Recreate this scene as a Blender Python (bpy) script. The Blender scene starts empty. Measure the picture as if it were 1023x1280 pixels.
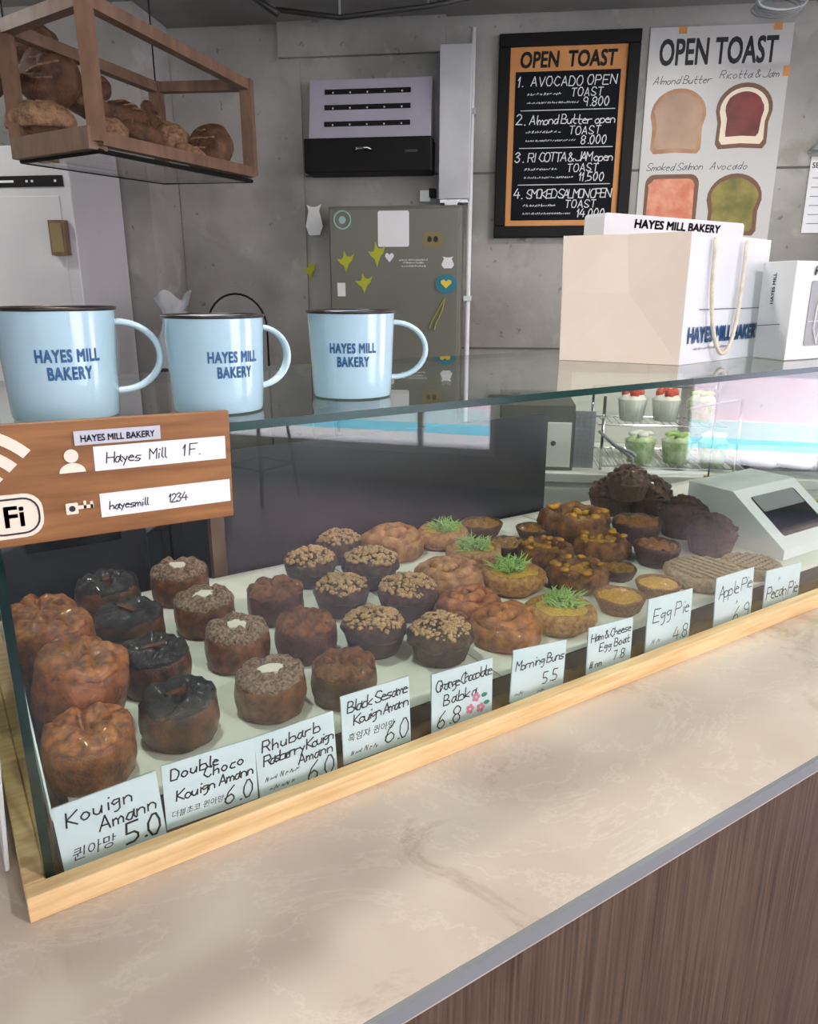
import bpy, bmesh, math, random
from mathutils import Vector, Matrix, noise

# ------------------------------------------------------------------ camera, world, light
SC = bpy.context.scene
COL = SC.collection
CAMZ = 1.532                       # eye height; floor is z = 0, counter top z = 1.0
F = 930.0                          # focal length in pixels of a 1023 px wide frame
PITCH = math.radians(16.473)
YAW = math.radians(57.002)         # the case's long side lies 57 deg right of the view
cd = bpy.data.cameras.new('camera'); cam = bpy.data.objects.new('camera', cd); COL.objects.link(cam)
cd.sensor_fit = 'HORIZONTAL'; cd.sensor_width = 36.0; cd.lens = F / 1023.0 * 36.0
cd.clip_start = 0.02; cd.clip_end = 200
cam.location = (0, 0, CAMZ); cam.rotation_euler = (math.pi/2 - PITCH, 0, YAW - math.pi/2)
SC.camera = cam
_h = Vector((math.cos(YAW), math.sin(YAW), 0))
V_R = Vector((math.sin(YAW), -math.cos(YAW), 0))
V_F = _h * math.cos(PITCH) - Vector((0, 0, 1)) * math.sin(PITCH)
V_U = _h * math.sin(PITCH) + Vector((0, 0, 1)) * math.cos(PITCH)
EYE = Vector((0, 0, CAMZ))
# the room is turned 40 deg against the case: u runs right along the back wall, n towards it
RZ = math.radians(-40.0)
UU = Vector((math.cos(RZ), math.sin(RZ), 0)); NN = Vector((-math.sin(RZ), math.cos(RZ), 0))
def R(u, n, z): return UU*u + NN*n + Vector((0, 0, z))
def ray(x, y): return V_R*(x-511.5) + V_U*(640-y) + V_F*F
def on_z(x, y, z): d = ray(x, y); return EYE + d*((z-CAMZ)/d.z)
def on_y(x, y, Y): d = ray(x, y); return EYE + d*(Y/d.y)
def on_n(x, y, n): d = ray(x, y); return EYE + d*(n/d.dot(NN))
def un(P): return (P.dot(UU), P.dot(NN), P.z)
def depth(P): return (P-EYE).dot(V_F)

W = bpy.data.worlds.new('sky'); SC.world = W; W.use_nodes = True
W.node_tree.nodes['Background'].inputs[0].default_value = (0.90, 0.95, 1.0, 1)
W.node_tree.nodes['Background'].inputs[1].default_value = 8.0
sd = bpy.data.lights.new('sun', 'SUN'); sun = bpy.data.objects.new('sun', sd); COL.objects.link(sun)
sd.energy = 30.0; sd.angle = 0.01; sd.color = (1, .95, .88)
sun.rotation_euler = (UU*0.55 + NN*0.25 + Vector((0, 0, -0.8))).to_track_quat('-Z', 'Y').to_euler()
def daylight(name, u, n0, n1, z0, z1, power, col=(0.93, 0.97, 1.0)):
    l = bpy.data.lights.new(name, 'AREA'); o = bpy.data.objects.new(name, l); COL.objects.link(o)
    l.shape = 'RECTANGLE'; l.size = abs(n1-n0); l.size_y = z1-z0; l.energy = power; l.color = col
    o.location = R(u, (n0+n1)/2, (z0+z1)/2)
    o.rotation_euler = (-UU).to_track_quat('-Z', 'Z').to_euler()
    l.cycles.is_portal = True
    return o
WALL_U = 5.0                       # window wall, to the right of the view
daylight('daylight_portal', WALL_U-.02, -2.7, -0.08, 0.25, 2.4, 1)
daylight('daylight_portal', WALL_U-.02, 1.33, 3.2, 0.25, 2.4, 1)
rl = bpy.data.lights.new('daylight_portal', 'AREA'); ro = bpy.data.objects.new('daylight_portal', rl); COL.objects.link(ro)
rl.shape = 'RECTANGLE'; rl.size = 5.4; rl.size_y = 1.2; rl.cycles.is_portal = True     # rear window behind the viewer, added to brighten the room
ro.location = R(1.7, -3.18, 1.8); ro.rotation_euler = NN.to_track_quat('-Z', 'Z').to_euler()
def lamp(u, n, z, e, r=.05):
    l = bpy.data.lights.new('fill_lamp_light', 'AREA'); o = bpy.data.objects.new('fill_lamp_light', l); COL.objects.link(o)
    l.shape = 'DISK'; l.size = r; l.energy = e; l.color = (1, .96, .90); o.location = R(u, n, z)
FILL_LAMPS = [(.9, .1, 24), (2.0, .9, 20), (-.5, .9, 14), (.75, 2.35, 17), (-2.05, 1.95, 11), (2.2, -.9, 14)]  # unseen lamps added to lift the counter, left pier and back wall
for u_, n_, e_ in FILL_LAMPS: lamp(u_, n_, 2.478, e_, .12)
SC.view_settings.view_transform = 'Standard'; SC.view_settings.look = 'None'
SC.view_settings.exposure = -0.42; SC.view_settings.gamma = 1.0; SC.view_settings.use_curve_mapping = False
SC.cycles.use_denoising = True
SC.cycles.max_bounces = 10; SC.cycles.diffuse_bounces = 5; SC.cycles.glossy_bounces = 5
SC.cycles.transmission_bounces = 8; SC.cycles.transparent_max_bounces = 24
SC.cycles.sample_clamp_indirect = 6.0

# ------------------------------------------------------------------ materials
def lin(c):
    f = lambda v: v/12.92 if v <= .04045 else ((v+.055)/1.055)**2.4
    return tuple(f(v/255.0) for v in c) + (1,)
MATS = {}
def mat(name, c1, c2=None, scale=8.0, rough=.6, bump=0.0, bscale=None, metal=0.0, coat=0.0, stretch=None, detail=5.0, lo=.35, hi=.65, spec=.5, sub=0.0):
    m = bpy.data.materials.new(name); m.use_nodes = True; nt = m.node_tree; N = nt.nodes; L = nt.links
    b = N['Principled BSDF']; b.inputs['Base Color'].default_value = lin(c1)
    b.inputs['Roughness'].default_value = rough; b.inputs['Metallic'].default_value = metal
    b.inputs['Coat Weight'].default_value = coat; b.inputs['Coat Roughness'].default_value = .15
    b.inputs['Specular IOR Level'].default_value = spec
    tc = N.new('ShaderNodeTexCoord'); mp = N.new('ShaderNodeMapping'); L.new(tc.outputs['Object'], mp.inputs[0])
    if stretch: mp.inputs['Scale'].default_value = stretch
    if c2 is not None:
        nz = N.new('ShaderNodeTexNoise'); nz.inputs['Scale'].default_value = scale; nz.inputs['Detail'].default_value = detail
        L.new(mp.outputs[0], nz.inputs['Vector'])
        cr = N.new('ShaderNodeValToRGB'); L.new(nz.outputs[0], cr.inputs[0])
        cr.color_ramp.elements[0].position = lo; cr.color_ramp.elements[1].position = hi
        cr.color_ramp.elements[0].color = lin(c1); cr.color_ramp.elements[1].color = lin(c2)
        L.new(cr.outputs[0], b.inputs['Base Color'])
    if bump:
        n2 = N.new('ShaderNodeTexNoise'); n2.inputs['Scale'].default_value = bscale or scale*3; n2.inputs['Detail'].default_value = 6
        L.new(mp.outputs[0], n2.inputs['Vector'])
        bp = N.new('ShaderNodeBump'); bp.inputs['Strength'].default_value = bump; bp.inputs['Distance'].default_value = .01
        L.new(n2.outputs[0], bp.inputs['Height']); L.new(bp.outputs[0], b.inputs['Normal'])
    MATS[name] = m
    return m
def glass_mat(name, tint, refl=1.0, rough=0.0, white=0.0, ior=1.45):
    """thin architectural glass: tinted see-through plus Fresnel reflection on either face"""
    m = bpy.data.materials.new(name); m.use_nodes = True; nt = m.node_tree; N = nt.nodes; L = nt.links
    for n in list(N):
        if n.type == 'BSDF_PRINCIPLED': N.remove(n)
    out = [n for n in N if n.type == 'OUTPUT_MATERIAL'][0]
    tr = N.new('ShaderNodeBsdfTransparent'); tr.inputs[0].default_value = lin(tint)
    gl = N.new('ShaderNodeBsdfGlossy'); gl.inputs['Roughness'].default_value = rough; gl.inputs[0].default_value = (refl, refl, refl, 1)
    geo = N.new('ShaderNodeNewGeometry'); mx = N.new('ShaderNodeMix'); mx.data_type = 'FLOAT'
    L.new(geo.outputs['Backfacing'], mx.inputs[0]); mx.inputs[2].default_value = ior; mx.inputs[3].default_value = 1/ior
    fr = N.new('ShaderNodeFresnel'); L.new(mx.outputs[0], fr.inputs['IOR'])
    ms = N.new('ShaderNodeMixShader'); L.new(fr.outputs[0], ms.inputs[0]); L.new(tr.outputs[0], ms.inputs[1]); L.new(gl.outputs[0], ms.inputs[2])
    last = ms
    if white:
        df = N.new('ShaderNodeBsdfDiffuse'); df.inputs[0].default_value = (.9, .93, .96, 1)
        m2 = N.new('ShaderNodeMixShader'); m2.inputs[0].default_value = white
        L.new(ms.outputs[0], m2.inputs[1]); L.new(df.outputs[0], m2.inputs[2]); last = m2
    L.new(last.outputs[0], out.inputs[0]); MATS[name] = m
    return m
mat('concrete', (130,129,124), (174,172,166), scale=2.6, rough=.85, bump=.35, bscale=16, lo=.3, hi=.7, detail=11)
mat('concrete_ceiling', (116,115,112), (140,139,136), scale=2.5, rough=.9, bump=.2, bscale=12)
mat('joint', (96,95,92), rough=.9)
mat('floor', (84,94,110), (98,108,122), scale=1.6, rough=.35)
mat('pavement', (196,206,214), (214,220,226), scale=.8, rough=.8)
mat('facade_pink', (236,196,214), (244,214,226), scale=.6, rough=.8)
mat('facade_white', (238,238,240), rough=.7)
mat('facade_cyan', (96,196,222), rough=.6)
mat('stone', (192,179,163), (214,202,188), scale=3.5, rough=.36, bump=.05, bscale=60, detail=9, lo=.3, hi=.62, spec=.4)
_n = MATS['stone'].node_tree; _b = _n.nodes['Principled BSDF']; _src = _b.inputs['Base Color'].links[0].from_socket
_mp = [n for n in _n.nodes if n.type == 'MAPPING'][0]
for sc_, dist_, lo_, hi_, col_, k_ in ((6.5, 1.2, .57, .70, (158,134,110), .65), (2.2, 3.0, .485, .5, (238,228,214), .25), (34, .5, .68, .75, (150,130,112), .4)):
    nz = _n.nodes.new('ShaderNodeTexNoise'); nz.inputs['Scale'].default_value = sc_; nz.inputs['Detail'].default_value = 10; nz.inputs['Distortion'].default_value = dist_; nz.inputs['Roughness'].default_value = .68
    _n.links.new(_mp.outputs[0], nz.inputs['Vector'])
    cr = _n.nodes.new('ShaderNodeValToRGB'); cr.color_ramp.elements[0].position = lo_; cr.color_ramp.elements[1].position = hi_
    cr.color_ramp.elements[1].color = (k_, k_, k_, 1); _n.links.new(nz.outputs[0], cr.inputs[0])
    if hi_ < .51: cr.color_ramp.elements.new(.515).color = (0, 0, 0, 1)
    mx = _n.nodes.new('ShaderNodeMix'); mx.data_type = 'RGBA'; _n.links.new(cr.outputs[0], mx.inputs[0]); _n.links.new(_src, mx.inputs[6]); mx.inputs[7].default_value = lin(col_)
    _src = mx.outputs[2]
_n.links.new(_src, _b.inputs['Base Color'])
_n = MATS['concrete'].node_tree; _b = _n.nodes['Principled BSDF']; _src = _b.inputs['Base Color'].links[0].from_socket
_mp = [n for n in _n.nodes if n.type == 'MAPPING'][0]
for sc_, lo_, hi_, col_, k_ in ((24, .66, .70, (92,92,86), .6), (7, .60, .68, (182,182,174), .45), (5, .62, .72, (118,120,100), .45)):
    nz = _n.nodes.new('ShaderNodeTexNoise'); nz.inputs['Scale'].default_value = sc_; nz.inputs['Detail'].default_value = 4; nz.inputs['Distortion'].default_value = .4
    nz.noise_dimensions = '4D'; nz.inputs['W'].default_value = sc_
    _n.links.new(_mp.outputs[0], nz.inputs['Vector'])
    cr = _n.nodes.new('ShaderNodeValToRGB'); cr.color_ramp.elements[0].position = lo_; cr.color_ramp.elements[1].position = hi_
    cr.color_ramp.elements[1].color = (k_, k_, k_, 1); _n.links.new(nz.outputs[0], cr.inputs[0])
    mx = _n.nodes.new('ShaderNodeMix'); mx.data_type = 'RGBA'; _n.links.new(cr.outputs[0], mx.inputs[0]); _n.links.new(_src, mx.inputs[6]); mx.inputs[7].default_value = lin(col_)
    _src = mx.outputs[2]
_n.links.new(_src, _b.inputs['Base Color'])
mat('edge_grey', (134,139,140), rough=.4)
mat('laminate', (60,46,34), (114,94,74), scale=9, rough=.5, stretch=(26,26,.5), detail=10, lo=.30, hi=.74, bump=.12, bscale=30)
mat('pine', (208,174,120), (230,203,152), scale=9, rough=.5, stretch=(1,12,12), detail=6, bump=.06, bscale=30)
mat('oak_sign', (120,78,36), (152,104,54), scale=6, rough=.5, stretch=(1.5,8,18), detail=6)
mat('dark_wood', (100,75,58), (122,95,75), scale=10, rough=.5, stretch=(3,3,1.2), detail=8)
mat('sign_cream', (240,228,208), rough=.6)
mat('paper', (236,240,242), rough=.75)
mat('card', (222,236,244), (230,240,246), scale=20, rough=.55)
mat('parchment', (226,224,212), (238,236,226), scale=14, rough=.7, bump=.2, bscale=18)
mat('ink', (24,26,32), rough=.6)
mat('ink_blue', (52,88,140), rough=.6)
mat('ink_grey', (120,120,128), rough=.7)
mat('ink_green', (40,140,110), rough=.6)
mat('ink_pink', (226,130,160), rough=.6)
mat('mug_enamel', (180,214,228), rough=.12, coat=.6)
mat('mug_handle', (196,222,230), rough=.12, coat=.6)
mat('steel_rim', (70,64,60), rough=.3, metal=.7)
mat('mug_text', (38,92,140), rough=.4)
mat('kraft_white', (226,209,194), (234,219,205), scale=6, rough=.8, bump=.06, bscale=40)
mat('bag_front', (222,226,232), rough=.75)
mat('rope', (232,222,204), (214,202,182), scale=90, rough=.8)
mat('box_white', (228,230,230), rough=.6)
mat('black', (13,13,14), rough=.6, spec=.25)
mat('black_gloss', (16,17,20), rough=.2)
mat('panel_dark', (54,54,57), rough=.28)
mat('tray_steel', (84,82,80), rough=.4, metal=.8)
mat('steel', (186,188,190), (172,174,178), scale=3, rough=.32, metal=.85, stretch=(1,1,14))
mat('galvanised', (196,197,198), (170,172,175), scale=4, rough=.45, metal=.35)
mat('fridge', (102,104,92), (112,112,100), scale=2, rough=.45)
mat('lavender_steel', (184,178,196), (200,198,210), scale=2, rough=.3, metal=.2); mat('parcel', (168,160,182), (186,180,198), scale=8, rough=.5)
mat('machine_grey', (206,207,208), (190,192,194), scale=2, rough=.4, stretch=(1,1,.3)); mat('white_plastic', (226,228,228), rough=.4)
mat('grey_plastic', (150,154,156), rough=.5)
mat('white_panel', (226,228,218), rough=.5)
mat('chrome', (205,205,208), rough=.12, metal=1)
mat('chalk', (228,230,230), rough=.9)
mat('chalkboard', (18,20,25), (25,27,33), scale=5, rough=.85, spec=.15)
mat('orange_wood', (196,132,70), (208,148,84), scale=8, rough=.6)
mat('poster', (190,190,187), rough=.35)
mat('poster_ink', (52,54,58), rough=.5)
mat('leaf_yellow', (172,176,40), rough=.6)
mat('teal', (40,120,140), rough=.6); mat('teal_pale', (150,186,184), rough=.6)
mat('yellow', (228,196,60), rough=.6)
mat('tan_card', (128,116,78), rough=.7)
mat('black_conduit', (38,38,40), rough=.5)
# food
mat('caramel', (96,50,24), (170,100,50), scale=7, rough=.34, bump=.28, bscale=28, coat=.25)
mat('caramel_top', (104,54,24), (186,112,54), scale=12, rough=.3, bump=.28, bscale=90, coat=.35)
mat('caramel_dark', (86,48,28), (150,92,56), scale=7, rough=.4, bump=.28, bscale=28, coat=.15)
mat('sugar_top', (104,66,44), (186,158,136), scale=22, rough=.6, bump=.6, bscale=90)
mat('choco_side', (52,32,26), (124,76,48), scale=5, rough=.4, bump=.25, bscale=28, coat=.2)
mat('choco_glaze', (22,18,18), (46,37,35), scale=9, rough=.3, bump=.5, bscale=60, coat=.4)
mat('sesame_side', (64,40,26), (104,68,44), scale=7, rough=.42, bump=.28, bscale=28, coat=.2)
mat('sesame_top', (92,52,26), (160,98,50), scale=12, rough=.35, bump=.6, bscale=80, coat=.25)
mat('icing', (240,228,214), rough=.5)
mat('muffin_dark', (50,34,28), (102,72,54), scale=8, rough=.4, bump=.7, bscale=50, coat=.25)
mat('muffin_case', (40,32,32), (62,48,44), scale=14, rough=.5)
mat('crumble', (150,104,62), (214,178,128), scale=60, rough=.7)
mat('crumble_mixed', (118,84,58), (206,178,122), scale=60, rough=.7)
mat('bun', (134,70,28), (206,128,60), scale=7, rough=.35, bump=.4, bscale=40, coat=.3)
mat('bun_pale', (146,92,50), (206,150,94), scale=7, rough=.5, bump=.4, bscale=40)
mat('boat_crust', (150,96,46), (206,152,88), scale=14, rough=.45, bump=.4, bscale=50, coat=.1)
mat('egg_fill', (206,150,40), (232,196,92), scale=30, rough=.45, bump=.5, bscale=60)
mat('greens', (120,168,72), (186,214,130), scale=60, rough=.6)
mat('tart_shell', (104,66,38), (164,110,66), scale=20, rough=.5, bump=.4, bscale=50)
mat('custard', (190,120,30), (232,176,60), scale=26, rough=.3, bump=.3, bscale=40, coat=.3)
mat('ring_bake', (74,42,18), (178,112,34), scale=9, rough=.35, bump=.7, bscale=60, coat=.25, lo=.32, hi=.72)
mat('ring_fill', (196,138,26), (92,58,20), scale=40, rough=.35, bump=.5, bscale=60, coat=.2)
mat('ring_yellow', (212,156,34), (150,92,28), scale=14, rough=.35, bump=.3, bscale=40); mat('pie_dark', (56,35,24), (112,72,46), scale=7, rough=.4, bump=.6, bscale=60, coat=.2)
mat('pie_shell_dark', (68,44,30), (104,70,46), scale=18, rough=.5, bump=.4, bscale=40)
mat('pie_gold', (128,72,30), (182,118,52), scale=22, rough=.4, bump=.5, bscale=50, coat=.2)
mat('apple_pie', (150,122,96), (188,160,130), scale=22, rough=.6, bump=.4, bscale=50)
mat('loaf', (66,42,28), (112,76,50), scale=5, rough=.6, bump=.6, bscale=40)
mat('loaf_pale', (104,74,52), (158,124,92), scale=9, rough=.7, bump=.6, bscale=40)
mat('loaf_flour', (150,126,104), (196,176,150), scale=16, rough=.8)
mat('jam', (92,26,26), (124,42,36), scale=14, rough=.4); mat('cream_spread', (232,218,196), rough=.6)
mat('toast', (160,118,84), (190,150,112), scale=10, rough=.6); mat('toast_crust', (112,80,58), rough=.6)
mat('peanut', (158,128,104), (180,150,124), scale=6, rough=.5)
mat('salmon', (196,112,78), (216,150,120), scale=20, rough=.5); mat('avocado', (104,104,44), (142,132,66), scale=18, rough=.6)
mat('strawberry', (198,60,50), (222,104,86), scale=20, rough=.4); mat('dessert_cream', (236,236,222), rough=.5)
mat('salad', (150,182,110), (214,228,186), scale=40, rough=.6)
mat('flower_stem', (150,152,70), rough=.6)
mat('fill_lamp_glow', (255,244,225)); 
_b = MATS['fill_lamp_glow'].node_tree.nodes['Principled BSDF']; _b.inputs['Emission Color'].default_value = (1, .93, .84, 1); _b.inputs['Emission Strength'].default_value = 6  # glowing face of the added downlights
glass_mat('glass', (246,250,248)); glass_mat('glass_top', (236,245,241)); glass_mat('film', (235,238,240), rough=.05)
glass_mat('bag_film', (225,228,230), white=.3, rough=.15); glass_mat('window_film', (205,212,216), rough=.05); glass_mat('cup_clear', (246,248,248)); glass_mat('tape', (215,220,240), white=.55)
mat('glass_edge', (4,36,31), (8,58,50), scale=6, rough=.2, coat=.05, spec=.3)

# ------------------------------------------------------------------ mesh helper
class M:
    def __init__(s): s.v = []; s.f = []; s.mi = []
    def add(s, vs, fs, mi=0, T=None):
        o = len(s.v)
        for v in vs:
            v = Vector(v); s.v.append(T @ v if T else v)
        for f in fs: s.f.append([i+o for i in f]); s.mi.append(mi)
        return s
    def box(s, x0, x1, y0, y1, z0, z1, T=None, mi=0):
        vs = [(x, y, z) for z in (z0, z1) for y in (y0, y1) for x in (x0, x1)]
        return s.add(vs, [(0,2,3,1), (4,5,7,6), (0,1,5,4), (2,6,7,3), (0,4,6,2), (1,3,7,5)], mi, T)
    def hexa(s, b, t, mi=0):
        vs = list(b)+list(t); return s.add(vs, [(3,2,1,0), (4,5,6,7)]+[(i, (i+1)%4, (i+1)%4+4, i+4) for i in range(4)], mi)
    def prism(s, poly, z0, z1, T=None, mi=0):
        k = len(poly); vs = [(p[0], p[1], z0) for p in poly]+[(p[0], p[1], z1) for p in poly]
        return s.add(vs, [tuple(range(k))[::-1], tuple(range(k, 2*k))]+[(i, (i+1)%k, (i+1)%k+k, i+k) for i in range(k)], mi, T)
    def lathe(s, prof, seg=32, fn=None, T=None, mi=0, cap0=False, cap1=False):
        vs, fs = [], []; rings = []
        for (r, z) in prof:
            ring = []
            if r < 1e-6:
                d = fn(0, 0, z) if fn else (0, 0); vs.append((0, 0, z+d[1])); ring = [len(vs)-1]*seg
            else:
                for i in range(seg):
                    a = 2*math.pi*i/seg; dr, dz = fn(r, a, z) if fn else (0, 0)
                    vs.append(((r+dr)*math.cos(a), (r+dr)*math.sin(a), z+dz)); ring.append(len(vs)-1)
            rings.append(ring)
        for A, B in zip(rings, rings[1:]):
            for i in range(seg):
                j = (i+1) % seg; q = [A[i], A[j], B[j], B[i]]; q2 = []
                for t in q:
                    if t not in q2: q2.append(t)
                if len(q2) > 2: fs.append(q2)
        if cap0: fs.append(rings[0][::-1])
        if cap1: fs.append(rings[-1])
        return s.add(vs, fs, mi, T)
    def tube(s, pts, r, seg=8, T=None, closed=False, mi=0):
        pts = [Vector(p) for p in pts]; n = len(pts); vs, fs = [], []; up = None
        for i, p in enumerate(pts):
            if closed: t = pts[(i+1) % n]-pts[i-1]
            else: t = pts[min(i+1, n-1)]-pts[max(i-1, 0)]
            t.normalize()
            if up is None: up = t.orthogonal().normalized()
            up = (up - t*up.dot(t)); up = up.normalized() if up.length > 1e-6 else t.orthogonal().normalized()
            w = t.cross(up); rr = r[i] if isinstance(r, (list, tuple)) else r
            for k in range(seg):
                a = 2*math.pi*k/seg; vs.append(p + up*math.cos(a)*rr + w*math.sin(a)*rr)
        m = n if closed else n-1
        for i in range(m):
            for k in range(seg):
                a, b = i*seg+k, i*seg+(k+1) % seg; c, d = ((i+1) % n)*seg+(k+1) % seg, ((i+1) % n)*seg+k
                fs.append((a, b, c, d))
        if not closed: fs.append(tuple(range(seg))[::-1]); fs.append(tuple((n-1)*seg+k for k in range(seg)))
        return s.add(vs, fs, mi, T)
    def ball(s, c, r, seg=10, rings=6, fn=None, T=None):
        r = r if isinstance(r, (tuple, list)) else (r, r, r); vs = []; fs = []
        vs.append((0, 0, -1))
        for j in range(1, rings):
            p = -math.pi/2+math.pi*j/rings
            for i in range(seg):
                a = 2*math.pi*i/seg; vs.append((math.cos(p)*math.cos(a), math.cos(p)*math.sin(a), math.sin(p)))
        vs.append((0, 0, 1)); L = len(vs)-1
        for i in range(seg):
            k = (i+1) % seg; fs.append((0, 1+k, 1+i)); o = 1+(rings-2)*seg; fs.append((L, o+i, o+k))
            for j in range(rings-2):
                o = 1+j*seg; fs.append((o+i, o+k, o+seg+k, o+seg+i))
        out = []
        for v in vs:
            v = Vector(v); k = 1+(fn(v) if fn else 0); out.append((c[0]+v.x*r[0]*k, c[1]+v.y*r[1]*k, c[2]+v.z*r[2]*k))
        return s.add(out, fs, 0, T)
    def ribbon(s, pts, w, T=None):
        """flat pen stroke in the xy plane"""
        vs, fs = [], []; h = w/2; dz = 0
        for a, b in zip(pts, pts[1:]):
            d = Vector((b[0]-a[0], b[1]-a[1])); l = d.length
            if l < 1e-7: continue
            d /= l; n = Vector((-d.y, d.x))*h; e = d*h*.6; o = len(vs)
            for q, sg in ((Vector(a)-e, 1), (Vector(b)+e, 1), (Vector(b)+e, -1), (Vector(a)-e, -1)):
                p = q+n*sg; vs.append((p.x, p.y, dz))
            fs.append((o+3, o+2, o+1, o))
        return s.add(vs, fs, 0, T)
    def mesh(s, name, mats, smooth=False):
        me = bpy.data.meshes.new(name); me.from_pydata([tuple(v) for v in s.v], [], s.f); 
        for m in (mats if isinstance(mats, (list, tuple)) else [mats]): me.materials.append(MATS[m] if isinstance(m, str) else m)
        me.polygons.foreach_set('material_index', s.mi)
        bm = bmesh.new(); bm.from_mesh(me); bmesh.ops.recalc_face_normals(bm, faces=bm.faces); bm.to_mesh(me); bm.free()
        if smooth is not False:
            me.polygons.foreach_set('use_smooth', [True]*len(me.polygons))
            if smooth is not True: me.set_sharp_from_angle(angle=math.radians(smooth))
        me.update(); return me
    def obj(s, name, mats, parent=None, smooth=False, bevel=0.0, loc=None, rot=None, flip=False):
        return link(name, s.mesh(name, mats, smooth), parent, bevel, loc, rot)
def link(name, me, parent=None, bevel=0.0, loc=None, rot=None):
    o = bpy.data.objects.new(name, me); COL.objects.link(o)
    if parent: o.parent = parent
    if loc is not None: o.location = loc
    if rot is not None: o.rotation_euler = rot
    if bevel:
        b = o.modifiers.new('bevel', 'BEVEL'); b.width = bevel; b.segments = 2; b.limit_method = 'ANGLE'
    return o
def thing(name, label, cat, loc=(0, 0, 0), rotz=0, group=None, rot=None):
    o = bpy.data.objects.new(name, None); COL.objects.link(o); o.empty_display_size = .05
    o.location = loc; o.rotation_euler = rot or (0, 0, rotz); return tag(o, label, cat, group)
def tag(o, label, cat, group=None):
    o['label'] = label; o['category'] = cat
    if group: o['group'] = group
    return o
def struct(o): o['kind'] = 'structure'; return o
def tr(x, y, z): return Matrix.Translation((x, y, z))
WALLT = Matrix(((1,0,0,0), (0,0,-1,0), (0,1,0,0), (0,0,0,1)))   # xy plane -> xz plane, its face towards -y
ROOM = (0, 0, RZ)

# ------------------------------------------------------------------ lettering
GL = {  # pen strokes on a grid: x then y, baseline y=2, capitals to y=8
'A':'02 28 42|13 33'.replace('13 33','14 34'),'B':'02 08|08 28 37 36 25 05|25 44 43 32 02','C':'47 28 17 04 13 22 32 43','D':'02 08 28 46 44 32 02','E':'48 08 02 42|05 35','F':'48 08 02|05 35',
'G':'47 28 07 04 12 32 45 25','H':'02 08|42 48|05 45','I':'18 12','J':'48 43 32 12 03','K':'02 08|48 05 42','L':'08 02 42','M':'02 08 25 48 42','N':'02 08 42 48','O':'18 06 04 12 32 44 46 38 18',
'P':'02 08 38 46 35 05','Q':'18 06 04 12 32 44 46 38 18|24 41','R':'02 08 38 46 35 05|25 42','S':'47 38 18 06 15 34 43 32 12 03','T':'08 48|28 22','U':'08 03 12 32 43 48','V':'08 22 48','W':'08 12 26 32 48','X':'02 48|08 42','Y':'08 25 48|25 22','Z':'08 48 02 42',
'a':'35 15 03 12 22 35|36 33 42','b':'08 02|04 15 35 43 32 02','c':'35 15 03 12 32','d':'35 15 03 12 22 34|38 32','e':'04 34 25 15 03 12 32','f':'38 27 22|05 35','g':'35 15 04 13 34|35 31 20 10','h':'08 02|04 25 34 32','i':'15 12|17 17.','j':'25 21 10|27 27.','k':'08 02|35 03 32','l':'18 13 22',
'm':'05 02|04 15 24 22|24 35 44 42','n':'05 02|04 15 25 34 32','o':'15 04 03 12 22 33 34 25 15','p':'05 00|04 15 25 34 33 22 02','q':'35 15 04 13 34|35 30','r':'05 02|04 15 35','s':'35 15 04 33 22 02','t':'18 13 22 32|05 35','u':'05 03 12 22 34|35 32','v':'05 22 45','w':'05 12 24 32 45','x':'05 32|35 02','y':'05 23|35 10','z':'05 35 02 32',
'0':'18 06 04 12 22 34 36 28 18','1':'06 18 12','2':'07 18 28 37 36 02 42','3':'07 18 28 37 26 15|25 34 33 22 12 03','4':'28 04 44|36 32','5':'38 08 05 25 34 33 22 02','6':'38 16 03 12 22 33 34 25 04','7':'08 38 12','8':'15 06 07 18 28 37 36 25 15 04 03 12 22 33 34 25','9':'35 15 06 07 18 28 37 35 32','.':'12 12.',',':'13 01',"'":'18 17','&':'42 07 18 27 04 03 12 22 44','-':'05 35','!':'18 14|12 12.',':':'15 15.|12 12.','/':'02 48','#':'02 18|22 38|05 35|03 33',' ':''}
def pen(m, text, x, y, h, w, T=None, slant=.12, jit=.03, sp=1.0, rise=0.0, seed=0):
    """handwriting: single pen strokes; returns the end x"""
    rnd = random.Random(seed+len(text)*7); k = h/6.0
    for ch in text:
        adv = 2.2 if ch in 'il.,1!:\' ' else (5.4 if ch in 'mwMW' else 4.6 if not ch.isupper() else 5.4)
        jy = rnd.uniform(-jit, jit)*h*1.5
        for st in GL.get(ch, '').split('|'):
            pts = []
            for q in st.split():
                gx, gy = int(q[0]), int(q[1])-2
                if q.endswith('.'): gx += .5
                px = x+(gx+gy*slant+rnd.uniform(-jit, jit)*3)*k; pts.append((px, y+(gy+rnd.uniform(-jit, jit)*3)*k+jy))
            if len(pts) > 1: m.ribbon(pts, w, T)
        x += adv*k*sp; y += rise*adv*k*sp
    return x
def pen_width(text, h, sp=1.0):
    return sum((2.2 if ch in 'il.,1!:\' ' else (5.4 if ch in 'mwMW' else 4.6 if not ch.isupper() else 5.4)) for ch in text)*h/6*sp
def scribble(m, x0, x1, y, h, w, T=None, seed=1):
    """small unreadable pen marks"""
    rnd = random.Random(seed); x = x0
    while x < x1:
        k = rnd.uniform(.5, 1)*h; m.ribbon([(x, y+rnd.uniform(0, .3)*h), (x+k*.5, y+rnd.uniform(.4, 1)*h), (x+k*.6, y+rnd.uniform(0, .5)*h), (x+k, y+rnd.uniform(.3, 1)*h)], w, T)
        x += k*rnd.uniform(1.1, 1.7)
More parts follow.
